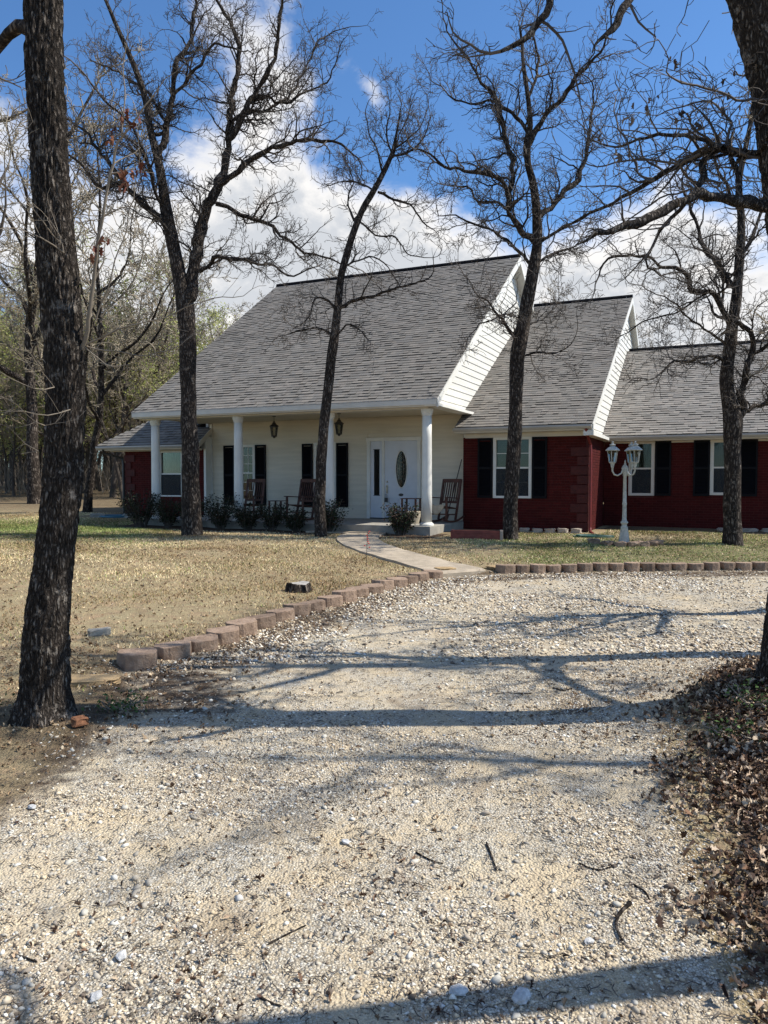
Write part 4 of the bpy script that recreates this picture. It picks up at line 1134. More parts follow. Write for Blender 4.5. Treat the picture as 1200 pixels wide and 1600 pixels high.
# hoses
def hose(name, c, rx, ry, turns, mat, label, r_=.013, seed=0):
    rng = random.Random(seed); pts = []
    n_ = int(turns * 26)
    for i in range(n_):
        a = i / 26 * 2 * math.pi; k = 1 + .12 * math.sin(a * .37 + seed)
        x, y = c[0] + rx * k * math.cos(a) + .03 * math.sin(a * 1.3), c[1] + ry * k * math.sin(a) + .03 * math.cos(a * 1.7)
        pts.append((x, y, g1(x, y) + .02 + .012 * int(i / 26)))
    o = MB().tube(pts, [r_] * len(pts), 6).build(name, mat, smooth=True); tag(o, label, 'hose')
hose('garden_hose', (4.85, 17.35), .42, .13, 3, 'hose_green', 'coiled dark green garden hose beside the lamp post and the brick corner', seed=1)
q = P(178, 806, 24.0); hose('garden_hose', (q.x, 24.0), .42, .30, 4, 'hose_blue', 'heap of blue garden hose on the ground by the left brick corner', .016, seed=4)
rough_stone('rock', (q.x + .55, 24.0, g1(q.x + .55, 24.0) + .05), (.5, .3, .14), .2, 'slab', 71, 'flat grey slab of stone right of the blue hose heap', 'rock')
rough_stone('rock', (q.x - .5, 23.9, g1(q.x - .5, 23.9) + .05), (.4, .26, .13), .5, 'slab', 77, 'dark flat stone left of the blue hose heap', 'rock')

# ------------------------------------------------------------------ trees
class TreeB:
    def __init__(s, seed): s.rng = np.random.default_rng(seed); s.ch = []; s.tips = []
    def chain(s, pts, rad): s.ch.append((np.array(pts, float), np.array(rad, float)))
    def twig(s, p, d, L, r, lvl, up=.06, wig=.30, dens=1.0, rmin=.0035):
        rng = s.rng; stp = max(.07, L / 9) if L > .5 else max(.05, L / 4); nseg = max(2, int(L / stp))
        pts = [p]; rad = [r]; dirs = [d]
        for i in range(nseg):
            d = d + rng.normal(0, wig, 3); d[2] += up; d /= np.linalg.norm(d); p = p + d * stp
            pts.append(p); rad.append(max(rmin, r * (1 - .75 * (i + 1) / nseg))); dirs.append(d)
        s.chain(pts, rad)
        if lvl <= 0: s.tips.append(pts[-1]); return
        for i in range(1, nseg + 1):
            k = rng.poisson(.85 * dens)
            for _ in range(k):
                t = i / nseg; nl = L * rng.uniform(.28, .62) * (1 - .35 * t)
                if nl < .09: continue
                ax = rng.normal(0, 1, 3); ax -= dirs[i] * ax.dot(dirs[i]); ax /= np.linalg.norm(ax) + 1e-9
                an = rng.uniform(.5, 1.15); nd = dirs[i] * math.cos(an) + ax * math.sin(an)
                s.twig(pts[i], nd, nl, max(rmin, rad[i] * .62), lvl - 1, up, wig, dens, rmin)
        s.tips.append(pts[-1])
    def limb(s, pts, rad, twlen=1.0, every=.28, lvl=2, start=.15, dens=1.0, up=.05, rmin=.0035, wig=.3, seglen=.12, jitter=.035):
        """smooth a surveyed limb, add gnarl, and grow side twigs along it"""
        rng = s.rng; P_ = catmull([tuple(p) for p in pts], 5); R_ = np.interp(np.linspace(0, 1, len(P_)), np.linspace(0, 1, len(rad)), rad)
        P_ = np.array(P_); ph = rng.uniform(0, 6.28, 3)
        L = np.concatenate([[0], np.cumsum(np.linalg.norm(np.diff(P_, axis=0), axis=1))])
        nn_ = max(4, int(L[-1] / seglen)); t = np.linspace(0, L[-1], nn_)
        Q = np.stack([np.interp(t, L, P_[:, i]) for i in range(3)], 1); RR = np.interp(t, L, R_)
        jit = rng.normal(0, 1, Q.shape); jit = (jit + np.roll(jit, 1, 0)) * .5; jit[0] = 0
        Q = Q + jit * np.minimum(jitter, RR[:, None] * .8 + .004)
        if RR[0] > .02:
            nz_ = rng.normal(0, .11, nn_); RR = RR * (1 + (nz_ + np.roll(nz_, 1)) * .7); RR[0] = abs(RR[0])
        s.chain(Q, RR)
        T = L[-1]; pos = T * start
        while pos < T:
            i = min(nn_ - 2, int(pos / T * (nn_ - 1))); d = Q[i + 1] - Q[i]; d /= np.linalg.norm(d) + 1e-9
            ax = rng.normal(0, 1, 3); ax -= d * ax.dot(d); ax /= np.linalg.norm(ax) + 1e-9
            an = rng.uniform(.55, 1.2); nd = d * math.cos(an) + ax * math.sin(an); nd[2] += .1; nd /= np.linalg.norm(nd)
            ll = twlen * rng.uniform(.45, 1.15) * (1 - .3 * pos / T)
            s.twig(Q[i], nd, ll, max(rmin, min(RR[i] * .55, .006 + .016 * ll)), lvl, up, wig, dens, rmin)
            pos += every * rng.uniform(.5, 1.5)
        d = Q[-1] - Q[-2]; d /= np.linalg.norm(d) + 1e-9
        s.twig(Q[-1], d, twlen, RR[-1], lvl, up, wig, dens, rmin)
        return Q
def mesh_chains(name, chains, kfun):
    VV = []; FF = []; b = 0
    for pts, rad in chains:
        k = kfun(rad[0]); V_, F_ = tube_np(pts, rad, k); VV.append(V_); FF.append(F_ + b); b += len(V_)
    return np_mesh(name, np.concatenate(VV), np.concatenate(FF), smooth=True)
def ksides(r): return 14 if r > .1 else 8 if r > .03 else 5 if r > .012 else 3
def tree_objs(tb, root, base, barkmat='bark', twigmat='twig', ntrunk=1, thr=.018):
    """trunk mesh (chain 0), one mesh per limb (thick chains), a crown mesh with all twigs"""
    sh = np.array(tuple(base))
    tr = [(p - sh, r) for p, r in tb.ch[:ntrunk]]
    rest = [(p - sh, r) for p, r in tb.ch[ntrunk:]]
    thick = [c for c in rest if c[1][0] > thr]; thin = [c for c in rest if c[1][0] <= thr]
    o = link('trunk', mesh_chains('trunk', tr, lambda r: 18), barkmat, root)
    for c in thick: link('limb', mesh_chains('limb', [c], ksides), barkmat, root)
    if thin: link('crown', mesh_chains('crown', thin, ksides), twigmat, root)
    return o
def r_at(wpx, d): return wpx * .5 / F_PX * d

def tree_from(spec, depth, label, seed, trunk, limbs, tw=1.1, lvl=2, every=.3, zig=.6, extra_top=None, dens=1.0, flare=1.3, barkmat='bark', rmin=.0045, group=None, cat='tree', thr=.02):
    tb = TreeB(seed); rng = random.Random(seed)
    bx = P(trunk[0][0], trunk[0][1], depth); bz = g1(bx.x, depth)
    pts = [P(x, y, depth) for x, y, w_ in trunk]; pts[0].z = bz - .12
    rad = [r_at(w_, depth) * .88 for x, y, w_ in trunk]
    # flared foot
    p1 = pts[0].lerp(pts[1], .12 / max(.2, (pts[1] - pts[0]).length) * 2.2); pts = [pts[0], p1] + pts[1:]; rad = [rad[0] * flare, rad[0] * 1.06] + rad[1:]
    P_ = np.array(catmull([tuple(p) for p in pts], 6)); R_ = np.interp(np.linspace(0, 1, len(P_)), np.linspace(0, 1, len(rad)), rad)
    L = np.concatenate([[0], np.cumsum(np.linalg.norm(np.diff(P_, axis=0), axis=1))]); nn_ = int(L[-1] / .10)
    t = np.linspace(0, L[-1], nn_); Q = np.stack([np.interp(t, L, P_[:, i]) for i in range(3)], 1); RR = np.interp(t, L, R_)
    for i in range(1, nn_):
        Q[i] += np.array(mnoise.noise_vector(Vector(Q[i]) * 1.3)) * .03; RR[i] *= 1 + .10 * mnoise.noise(Vector(Q[i]) * 2.3)
    tb.chain(Q, RR)
    for i in range(int(nn_ * .62), nn_, 3):
        dq = Q[min(i + 1, nn_ - 1)] - Q[i - 1]; dq /= np.linalg.norm(dq); ax = tb.rng.normal(0, 1, 3); ax -= dq * ax.dot(dq); ax /= np.linalg.norm(ax)
        tb.twig(Q[i], (dq * .55 + ax * .85) / np.linalg.norm(dq * .55 + ax * .85), tw * tb.rng.uniform(.35, .85), min(.012, RR[i] * .5), lvl, .06, .33, dens, rmin)
    for _ in range(3): tb.twig(Q[-1], dq + tb.rng.normal(0, .3, 3), tw * .8, max(rmin, RR[-1] * .7), lvl, .05, .33, dens, rmin)
    for li, (start_off, pl_, w0, w1, dd) in enumerate(limbs):
        m_ = len(pl_); pts_ = []
        for i, (x, y) in enumerate(pl_):
            d_ = depth + start_off + dd * (i / (m_ - 1)) ** 1.1
            pts_.append(tuple(P(x, y, d_)))
        rad_ = np.linspace(r_at(w0, depth) * .84, r_at(w1, depth) * .8, m_)
        tb.limb(pts_, list(rad_), tw, every, lvl, .12, dens, .05, rmin)
    if extra_top: extra_top(tb)
    root = empty('oak_tree', (bx.x, depth, bz)); tag(root, label, cat, group)
    tree_objs(tb, root, (bx.x, depth, bz), barkmat, thr=thr)
    return root, tb

# tree with the forked crown, left of the porch
tree_from(None, 17.8, 'tall bare oak with a forked trunk in front of the left end of the porch', 101,
    [(300, 838, 34), (298, 760, 31), (296, 680, 29), (294, 600, 28), (292, 520, 29), (288, 470, 32), (280, 430, 24), (270, 380, 22), (260, 330, 20), (254, 285, 17), (247, 245, 14), (235, 205, 12), (228, 160, 11), (212, 110, 10), (196, 70, 8), (178, 30, 7), (160, -10, 5)],
    [(0, [(250, 250), (258, 220), (264, 180), (270, 140), (280, 95), (297, 60), (304, 15), (306, -30)], 13, 5, .8),
     (0, [(275, 385), (258, 352), (232, 326), (205, 300), (182, 287), (165, 293), (147, 281), (128, 258), (108, 242)], 12, 4, -.9),
     (0, [(222, 315), (203, 296), (178, 262), (158, 240), (135, 208), (112, 190), (90, 178)], 10, 3, 1.0),
     (0, [(290, 480), (300, 440), (306, 400), (316, 350), (331, 308), (346, 278), (356, 238), (358, 200), (364, 150), (373, 105), (368, 60), (350, 25), (336, -15)], 24, 5, .5),
     (0, [(357, 218), (375, 188), (400, 142), (425, 98), (436, 52), (440, 10), (446, -20)], 11, 4, -.9),
     (0, [(345, 288), (375, 262), (405, 241), (440, 228), (480, 218), (515, 221), (545, 236)], 11, 4, -1.2),
     (0, [(337, 318), (360, 328), (392, 340), (420, 349), (442, 372), (470, 392), (505, 402), (530, 412)], 9, 3, .9),
     (0, [(312, 424), (330, 410), (350, 403), (385, 408), (420, 413), (442, 428)], 9, 4, -1.0),
     (0, [(392, 160), (415, 152), (437, 163), (462, 155), (485, 140), (512, 130)], 7, 3, .6),
     (0, [(240, 210), (262, 200), (235, 150), (210, 130), (180, 110), (150, 100)], 7, 3, 1.4),
     (0, [(262, 340), (240, 290), (225, 240), (200, 190), (165, 160), (140, 130)], 8, 3, -1.5),
     (0, [(270, 150), (300, 120), (330, 75), (345, 70), (372, 80)], 6, 3, -1.0),
     (0, [(360, 190), (385, 175), (415, 172), (455, 148), (480, 100), (500, 60)], 7, 3, 1.5)],
    tw=1.35, lvl=2, every=.15, dens=1.2, rmin=.0046)
# slim tree
tree_from(None, 17.4, 'slim curved bare oak standing just left of the walkway', 102,
    [(502, 838, 21), (500, 780, 19), (504, 700, 18), (511, 620, 17), (519, 550, 17), (526, 490, 15), (534, 430, 13), (546, 380, 12), (562, 335, 11), (582, 300, 10), (600, 268, 9), (613, 238, 7), (620, 205, 4), (626, 170, 2)],
    [(0, [(530, 480), (560, 468), (590, 462), (622, 448), (648, 442)], 7, 3, -.6),
     (0, [(528, 488), (507, 466), (492, 470), (480, 500), (462, 512)], 5, 2, -.7),
     (0, [(521, 530), (540, 510), (558, 512), (575, 530)], 4, 2, -.4),
     (0, [(520, 525), (498, 512), (475, 515), (450, 522)], 5, 2, .3),
     (0, [(538, 418), (560, 405), (585, 402), (605, 418), (620, 440)], 4, 2, .5),
     (0, [(556, 350), (546, 330), (545, 305), (552, 280), (540, 250)], 4, 2, .6),
     (0, [(560, 345), (590, 368), (620, 371), (636, 396), (662, 402)], 4, 2, -.7),
     (0, [(584, 298), (560, 285), (535, 282), (515, 290)], 4, 2, .6),
     (0, [(590, 300), (620, 314), (645, 322), (660, 350), (680, 360)], 5, 2, .8),
     (0, [(608, 250), (640, 236), (662, 215), (672, 185)], 5, 2, -.6),
     (0, [(598, 270), (588, 235), (576, 205), (570, 172)], 4, 1.5, -.5), (0, [(606, 255), (622, 215), (636, 185), (645, 155)], 4, 1.5, .5), (0, [(612, 240), (604, 205), (610, 170), (606, 145)], 4, 1.5, .2),
     (0, [(612, 238), (630, 222), (655, 200), (668, 170)], 4, 1.5, -.3)],
    tw=.95, lvl=2, every=.13, dens=1.15, flare=1.35, rmin=.004)
# tree by the main gable
tree_from(None, 17.1, 'tall bare oak in front of the white gable and the flower box', 103,
    [(797, 846, 26), (799, 780, 25), (803, 700, 24), (806, 620, 24), (808, 565, 26), (815, 520, 24), (822, 475, 23), (830, 440, 22), (837, 400, 18), (840, 360, 17), (838, 320, 15), (833, 285, 13), (825, 255, 12), (824, 220, 12), (828, 195, 10), (826, 160, 8), (820, 110, 7), (816, 75, 5), (812, 45, 4)],
    [(0, [(841, 338), (862, 318), (885, 300), (902, 284), (912, 250), (920, 205), (926, 155)], 13, 4, .7),
     (0, [(826, 226), (846, 190), (875, 155), (895, 130), (918, 102), (940, 78), (956, 40)], 11, 3, -.8),
     (0, [(836, 378), (822, 366), (806, 348), (793, 323), (794, 295), (776, 279), (750, 269), (726, 270), (703, 259), (678, 244), (655, 232)], 12, 4, -1.0),
     (0, [(796, 318), (800, 280), (797, 245), (788, 205), (779, 165), (770, 147), (750, 125), (733, 96), (722, 80), (708, 66)], 10, 3, .7),
     (0, [(831, 208), (809, 187), (785, 169), (770, 158), (735, 162), (700, 150)], 8, 3, 1.2),
     (0, [(829, 414), (808, 388), (788, 372), (768, 361), (735, 348), (712, 335)], 6, 3, -.8),
     (0, [(793, 326), (777, 319), (742, 312), (734, 294), (715, 292)], 6, 3, .9),
     (0, [(813, 545), (796, 512), (776, 490), (766, 474), (748, 462)], 6, 3, -.6),
     (0, [(818, 500), (790, 490), (770, 500), (748, 505)], 4, 2, -.4),
     (0, [(838, 412), (862, 398), (888, 390), (905, 378)], 6, 3, .4),
     (0, [(842, 380), (860, 368), (890, 352), (930, 330), (970, 318)], 6, 3, -1.0),
     (0, [(810, 560), (840, 552), (862, 553), (885, 545)], 4, 2, -.5),
     (0, [(817, 515), (845, 500), (870, 480)], 4, 2, .5),
     (0, [(826, 150), (840, 110), (835, 60), (842, 10)], 6, 3, .8),
     (0, [(805, 347), (803, 300), (815, 260), (800, 230)], 4, 2, 1.0)],
    tw=1.2, lvl=2, every=.15, dens=1.2, rmin=.0044)
# tree in front of the right wing
tree_from(None, 16.3, 'bare oak with a swollen forked trunk in front of the right brick wing', 104,
    [(1145, 852, 32), (1144, 780, 28), (1144, 700, 27), (1145, 655, 32), (1138, 620, 24), (1134, 585, 23), (1140, 540, 21), (1147, 490, 19), (1153, 440, 17), (1158, 390, 15), (1158, 340, 13), (1155, 290, 10), (1163, 240, 9), (1172, 190, 7), (1180, 130, 5)],
    [(0, [(1152, 655), (1164, 640), (1156, 610), (1166, 580), (1176, 552), (1172, 522), (1155, 500)], 14, 8, -.4),
     (0, [(1163, 641), (1190, 632), (1215, 615), (1250, 600)], 9, 5, .6),
     (0, [(1176, 552), (1200, 540), (1230, 500), (1260, 470)], 8, 4, -.9),
     (0, [(1140, 505), (1126, 476), (1108, 456), (1085, 456), (1074, 434), (1062, 421), (1038, 420), (1018, 405), (985, 400), (950, 403)], 11, 4, -1.1),
     (0, [(1150, 450), (1132, 430), (1118, 408), (1102, 388), (1090, 360), (1078, 320), (1065, 290)], 11, 4, .8),
     (0, [(1135, 565), (1110, 556), (1080, 562), (1050, 565), (1030, 585)], 6, 3, -.6),
     (0, [(1156, 400), (1175, 370), (1190, 330), (1210, 290)], 9, 4, .6),
     (0, [(1155, 330), (1135, 290), (1118, 255), (1105, 220)], 7, 3, -.7),
     (0, [(1108, 456), (1085, 470), (1055, 490), (1010, 500), (980, 520)], 5, 2, .8),
     (0, [(1125, 476), (1130, 440), (1110, 400), (1085, 385)], 6, 3, 1.1),
     (0, [(1140, 540), (1110, 520), (1080, 500), (1050, 470), (1020, 455)], 5, 2, -1.3)],
    tw=1.25, lvl=2, every=.14, dens=1.2, rmin=.0044)

# near left tree: modelled bark ridges
def bark_trunk(path, depth, root, base, ks=110, step=.02, ridge=.019, seed=0, mat='bark_near', flare_pow=None):
    pts = [np.array(P(x, y, depth)) for x, y, w_ in path]; rad = [r_at(w_, depth) for x, y, w_ in path]
    P_ = np.array(catmull([tuple(p) for p in pts], 8)); R_ = np.interp(np.linspace(0, 1, len(P_)), np.linspace(0, 1, len(rad)), rad)
    L = np.concatenate([[0], np.cumsum(np.linalg.norm(np.diff(P_, axis=0), axis=1))]); nn_ = int(L[-1] / step)
    t = np.linspace(0, L[-1], nn_); Q = np.stack([np.interp(t, L, P_[:, i]) for i in range(3)], 1); RR = np.interp(t, L, R_)
    V_, F_ = tube_np(Q, RR, ks); V_ = V_.reshape(nn_, ks, 3)
    ang = np.arange(ks) / ks * 2 * math.pi
    out = np.empty_like(V_)
    for i in range(nn_):
        c = Q[i]; z = t[i]; rr = RR[i]
        foot = max(0, 1 - z / .38)
        for j in range(ks):
            a = ang[j]; x = math.cos(a) * 3.2; y = math.sin(a) * 3.2
            w1 = mnoise.noise(Vector((x * .8, y * .8, z * 2.0 + seed))) * .9
            # plates split by vertical furrows
            d, _ = mnoise.voronoi(Vector(((x + w1 * .35) * 2.3, (y + w1 * .35) * 2.3, z * 5.5 + seed)))
            pl_ = min(1.0, (d[1] - d[0]) * 2.2)
            h = ridge * (pl_ - .55) + .006 * mnoise.noise(Vector((x * 6, y * 6, z * 30))) + .02 * mnoise.noise(Vector((x * .4, y * .4, z * .9 + seed)))
            h += foot ** 2 * rr * (.50 + .50 * math.sin(a * 5 + seed) * .5)
            dirv_ = (V_[i, j] - c) / rr
            out[i, j] = c + dirv_ * (rr + h)
    me = np_mesh('trunk', out.reshape(-1, 3) - np.array(tuple(base)), F_, smooth=True)
    return link('trunk', me, mat, root), Q, RR
d1 = 4.85; b1 = P(68, 1120, d1); b1z = g1(b1.x, d1)
t1 = empty('oak_tree', (b1.x, d1, b1z)); tag(t1, 'large rough barked oak trunk close by at the left, beside the driveway', 'tree')
bark_trunk([(66, 1150, 80), (67, 1105, 78), (69, 1050, 74), (72, 980, 70), (82, 900, 62), (92, 820, 58), (98, 760, 56), (101, 690, 55), (103, 600, 55), (98, 500, 55), (91, 410, 55), (84, 340, 54), (77, 250, 52), (72, 160, 53), (69, 80, 54), (69, -40, 55), (74, -150, 58), (70, -300, 52), (60, -450, 44)], d1, t1, (b1.x, d1, b1z), seed=3.0)
tb = TreeB(201)
def L3(pl_, d0, dd): return [tuple(P(x, y, d0 + dd * i / (len(pl_) - 1))) for i, (x, y) in enumerate(pl_)]
tb.limb(L3([(60, 38), (30, 45), (0, 62), (-60, 75), (-120, 60), (-200, 40)], d1, .7), [.045, .042, .038, .03, .02, .01], .9, .25, 2, .4)
tb.limb(L3([(70, -200), (20, -260), (-60, -350), (-120, -480)], d1, .8), [.07, .06, .04, .02], 1.2, .3, 2)
tb.limb(L3([(75, -180), (130, -300), (220, -420), (260, -600)], d1, -.8), [.07, .06, .04, .02], 1.2, .3, 2, .3)
tb.limb(L3([(60, -440), (40, -600), (60, -800), (40, -950)], d1, .5), [.10, .07, .05, .02], 1.4, .3, 2)
sh = np.array((b1.x, d1, b1z))
for c in [c for c in tb.ch if c[1][0] > .02]: link('limb', mesh_chains('limb', [(c[0] - sh, c[1])], ksides), 'bark', t1)
link('crown', mesh_chains('crown', [(p - sh, r) for p, r in tb.ch if r[0] <= .02], ksides), 'twig', t1)
# pale shoots growing from the trunk
tb = TreeB(202)
def shoot(pl_, d0, dd, r0, r1, tw=.25, every=.16, lvl=1, dens=.5): tb.limb(L3(pl_, d0, dd), list(np.linspace(r0, r1, 6)), tw, every, lvl, .15, dens, .03, .0014, .22, .06, .006)
shoot([(128, 545), (137, 520), (141, 470), (152, 400), (162, 330), (175, 255), (190, 215), (215, 180), (245, 140)], d1, -.3, .016, .004, .3, .12, 1, .7)
shoot([(190, 215), (196, 160), (192, 110), (200, 60)], d1 - .25, -.1, .005, .002, .2)
shoot([(132, 540), (165, 525), (200, 508), (250, 497), (320, 470), (380, 462)], d1, -.2, .007, .002, .28, .13, 1, .7)
shoot([(132, 542), (155, 560), (180, 572), (205, 571)], d1, -.2, .005, .0015, .15)
shoot([(132, 540), (175, 548), (220, 555), (270, 545), (330, 505)], d1, .2, .005, .0015, .25)
shoot([(150, 500), (175, 430), (200, 340), (215, 270), (218, 240)], d1 - .1, -.2, .005, .0015, .22)
shoot([(85, 605), (60, 610), (30, 598), (0, 580)], d1 - .15, -.3, .004, .0015, .3, .1, 1, .8)
shoot([(110, 640), (70, 650), (30, 640), (-20, 650)], d1 - .15, -.35, .004, .0015, .35, .1, 2, .8)
shoot([(70, 665), (50, 655), (25, 630), (-10, 615)], d1 - .2, -.3, .0035, .0012, .3, .1, 1, .8)
shoot([(60, 705), (35, 690), (20, 670), (0, 660)], d1 - .2, -.3, .0035, .0012, .25, .1, 1, .8)
shoot([(95, 380), (70, 350), (40, 310), (25, 270)], d1 - .15, -.3, .005, .0015, .3, .1, 1, .8)
shoot([(100, 395), (60, 370), (20, 355), (-10, 360)], d1 - .15, -.3, .005, .0015, .35, .1, 1, .8)
link('shoots', mesh_chains('shoots', [(p - sh, r) for p, r in tb.ch], lambda r: 6 if r > .006 else 4), 'twig_pale', t1)
# clinging brown leaves on the shoots
def oak_leaf_mesh(rng, size, n_):
    pass
def leaf_cloud(name, pts, rng, size, cols_, parent=None, base=(0, 0, 0), hang=False, mat='leaf_attr'):
    out = np.array([(0, -.5), (.16, -.28), (.34, -.22), (.20, -.05), (.42, .10), (.20, .20), (.26, .38), (0, .5), (-.26, .38), (-.20, .20), (-.42, .10), (-.20, -.05), (-.34, -.22), (-.16, -.28)])
    k = len(out); VV = np.empty((len(pts) * (k + 1), 3)); FF = []; CC = np.empty((len(pts) * (k + 1), 3))
    tri = np.array([(k, i, (i + 1) % k) for i in range(k)])
    for q, p in enumerate(pts):
        s = size * rng.uniform(.55, 1.35); cup = rng.uniform(-1.6, 2.0); cup2 = rng.uniform(-1.1, 1.1)
        fold = rng.uniform(-.3, 1.5); cr = rng.normal(0, .07, k)
        l = np.column_stack([out[:, 0] * s * (1 - .4 * min(1, abs(fold))) * rng.uniform(.6, 1.05), out[:, 1] * s, (np.abs(out[:, 0]) * fold + out[:, 0] ** 2 * cup + out[:, 1] ** 2 * cup2 + cr) * s]); l = np.vstack([l, [0, 0, -.0]])
        a = rng.uniform(0, 6.28); tx, ty = (rng.normal(0, .6), rng.normal(0, .6)) if not hang else (rng.normal(1.5, .5), rng.normal(0, .6))
        ca, sa = math.cos(a), math.sin(a); cx, sx = math.cos(tx), math.sin(tx); cy, sy = math.cos(ty), math.sin(ty)
        M = np.array([[ca, -sa, 0], [sa, ca, 0], [0, 0, 1]]) @ np.array([[1, 0, 0], [0, cx, -sx], [0, sx, cx]]) @ np.array([[cy, 0, sy], [0, 1, 0], [-sy, 0, cy]])
        VV[q * (k + 1):(q + 1) * (k + 1)] = l @ M.T + np.array(p) - np.array(base)
        c = np.array(cols_[rng.integers(len(cols_))]) * rng.uniform(.7, 1.3); CC[q * (k + 1):(q + 1) * (k + 1)] = c
        FF.append(tri + q * (k + 1))
    return link(name, np_mesh(name, VV, np.concatenate(FF), CC), mat, parent)
BRN = [(.20, .11, .055), (.26, .16, .085), (.14, .075, .04), (.33, .22, .13), (.10, .055, .032)]
RUS = [(.16, .05, .03), (.22, .09, .05), (.12, .04, .025)]
nr = np.random.default_rng(4)
lp_ = []
for (x, y, d) in ((197, 188, 4.6), (205, 195, 4.6), (180, 205, 4.6), (172, 220, 4.6), (200, 280, 4.6), (212, 275, 4.6), (190, 290, 4.6), (225, 255, 4.6), (165, 385, 4.7), (150, 400, 4.7)):
    for _ in range(3): v = P(x + nr.normal(0, 6), y + nr.normal(0, 5), d + nr.normal(0, .05)); lp_.append(tuple(v))
leaf_cloud('clinging_leaves', lp_, nr, .055, RUS, t1, (b1.x, d1, b1z), True)

# near right tree (mostly out of frame)
d6 = 5.05; b6 = P(1232, 1062, d6); b6z = g1(b6.x, d6)
t6 = empty('oak_tree', (b6.x, d6, b6z)); tag(t6, 'huge dark oak at the right edge, its long crooked limbs reaching left', 'tree')
bark_trunk([(1232, 1120, 100), (1233, 1060, 92), (1243, 960, 84), (1248, 850, 80), (1252, 700, 78), (1252, 560, 78), (1250, 430, 80), (1243, 330, 84), (1230, 230, 84), (1216, 120, 84), (1190, 10, 86), (1160, -100, 80), (1140, -250, 70), (1150, -420, 56), (1130, -600, 40)], d6, t6, (b6.x, d6, b6z), seed=8.0, ks=80, step=.03)
tb = TreeB(203)
kw = dict(twlen=.62, every=.085, lvl=2, start=.1, dens=.95, up=.03, rmin=.0024, wig=.36, seglen=.06, jitter=.012)
def l6(pl_, dd, w0, w1, **k2):
    a = dict(kw); a.update(k2); tb.limb(L3(pl_, d6, dd), list(np.linspace(r_at(w0, d6) * .85, r_at(w1, d6) * .85, 7)), **a)
l6([(1235, 330), (1200, 318), (1160, 318), (1120, 313), (1092, 303), (1062, 317), (1030, 332), (1000, 346), (965, 362)], -.4, 24, 13, twlen=.3, every=.22)
l6([(1235, 246), (1200, 244), (1169, 240), (1131, 231), (1094, 240), (1062, 256), (1025, 281), (994, 300), (962, 316), (925, 333), (895, 346)], .7, 17, 4)
l6([(1131, 231), (1110, 224), (1087, 215), (1031, 209), (1000, 219), (962, 231), (920, 215)], .9, 10, 3)
l6([(1090, 303), (1096, 275), (1102, 250), (1115, 236)], .3, 14, 10, twlen=.3)
l6([(1158, 316), (1155, 290), (1150, 265), (1138, 240)], .2, 14, 9, twlen=.3)
l6([(1240, 170), (1197, 156), (1150, 156), (1100, 138), (1056, 125), (1040, 110)], -.5, 6, 2.5, dens=.4)
l6([(1070, 318), (1055, 335), (1035, 355), (1020, 385), (1010, 410), (1030, 430)], .5, 8, 3)
l6([(1094, 240), (1060, 262), (1090, 290), (1060, 300), (1000, 330), (940, 380)], .9, 6, 2.5)
l6([(1062, 256), (1030, 250), (980, 252), (940, 262), (905, 250)], .3, 5, 2)
l6([(1131, 231), (1140, 200), (1125, 170), (1100, 160), (1060, 165), (1030, 180)], .6, 6, 2)
l6([(1025, 281), (1000, 270), (975, 215), (960, 180), (962, 150)], .8, 5, 2)
l6([(1195, 20), (1120, -60), (1050, -80), (1000, -40), (982, 0), (970, 25), (949, 52)], -.4, 30, 9, twlen=.2, every=.5)
l6([(982, 2), (1000, 38), (1023, 60), (1010, 85)], -.1, 5, 1.5, twlen=.2)
l6([(1080, -75), (1078, -20), (1070, 20), (1058, 42)], -.2, 3, 1.5, twlen=.1, dens=0)
l6([(1150, -200), (1020, -300), (900, -320), (860, -180), (870, -80), (850, 20), (820, 60), (790, 75)], -.2, 30, 6, twlen=.6, every=.3)
l6([(840, 30), (870, 50), (890, 90), (900, 130), (905, 160)], .1, 6, 2.5, twlen=.4)
l6([(1150, -300), (1250, -500), (1350, -620)], .6, 40, 10, twlen=1.2, every=.35)
l6([(1140, -560), (1060, -750), (900, -900)], .8, 40, 10, twlen=1.2, every=.35)
l6([(1150, -420), (1230, -700), (1240, -950)], -.8, 40, 10, twlen=1.2, every=.35)
sh = np.array((b6.x, d6, b6z))
for c in [c for c in tb.ch if c[1][0] > .014]: link('limb', mesh_chains('limb', [(c[0] - sh, c[1])], lambda r: 12 if r > .03 else 8), 'bark_near', t6)
link('crown', mesh_chains('crown', [(p - sh, r) for p, r in tb.ch if r[0] <= .014], lambda r: 5 if r > .006 else 3), 'twig', t6)
lp_ = []
for (x, y) in ((1050, 102), (1062, 95), (1020, 165), (1012, 175), (995, 180), (1060, 185), (1068, 180), (985, 185), (1150, 115), (1140, 150), (1135, 175), (1185, 100), (935, 215), (985, 245), (1110, 200), (1060, 215), (965, 245)):
    for _ in range(2): v = P(x + nr.normal(0, 8), y + nr.normal(0, 7), 5.0 + nr.normal(0, .15)); lp_.append(tuple(v))
leaf_cloud('clinging_leaves', lp_, nr, .055, [(.13, .09, .06), (.09, .06, .045), (.24, .18, .13)], t6, (b6.x, d6, b6z), True)

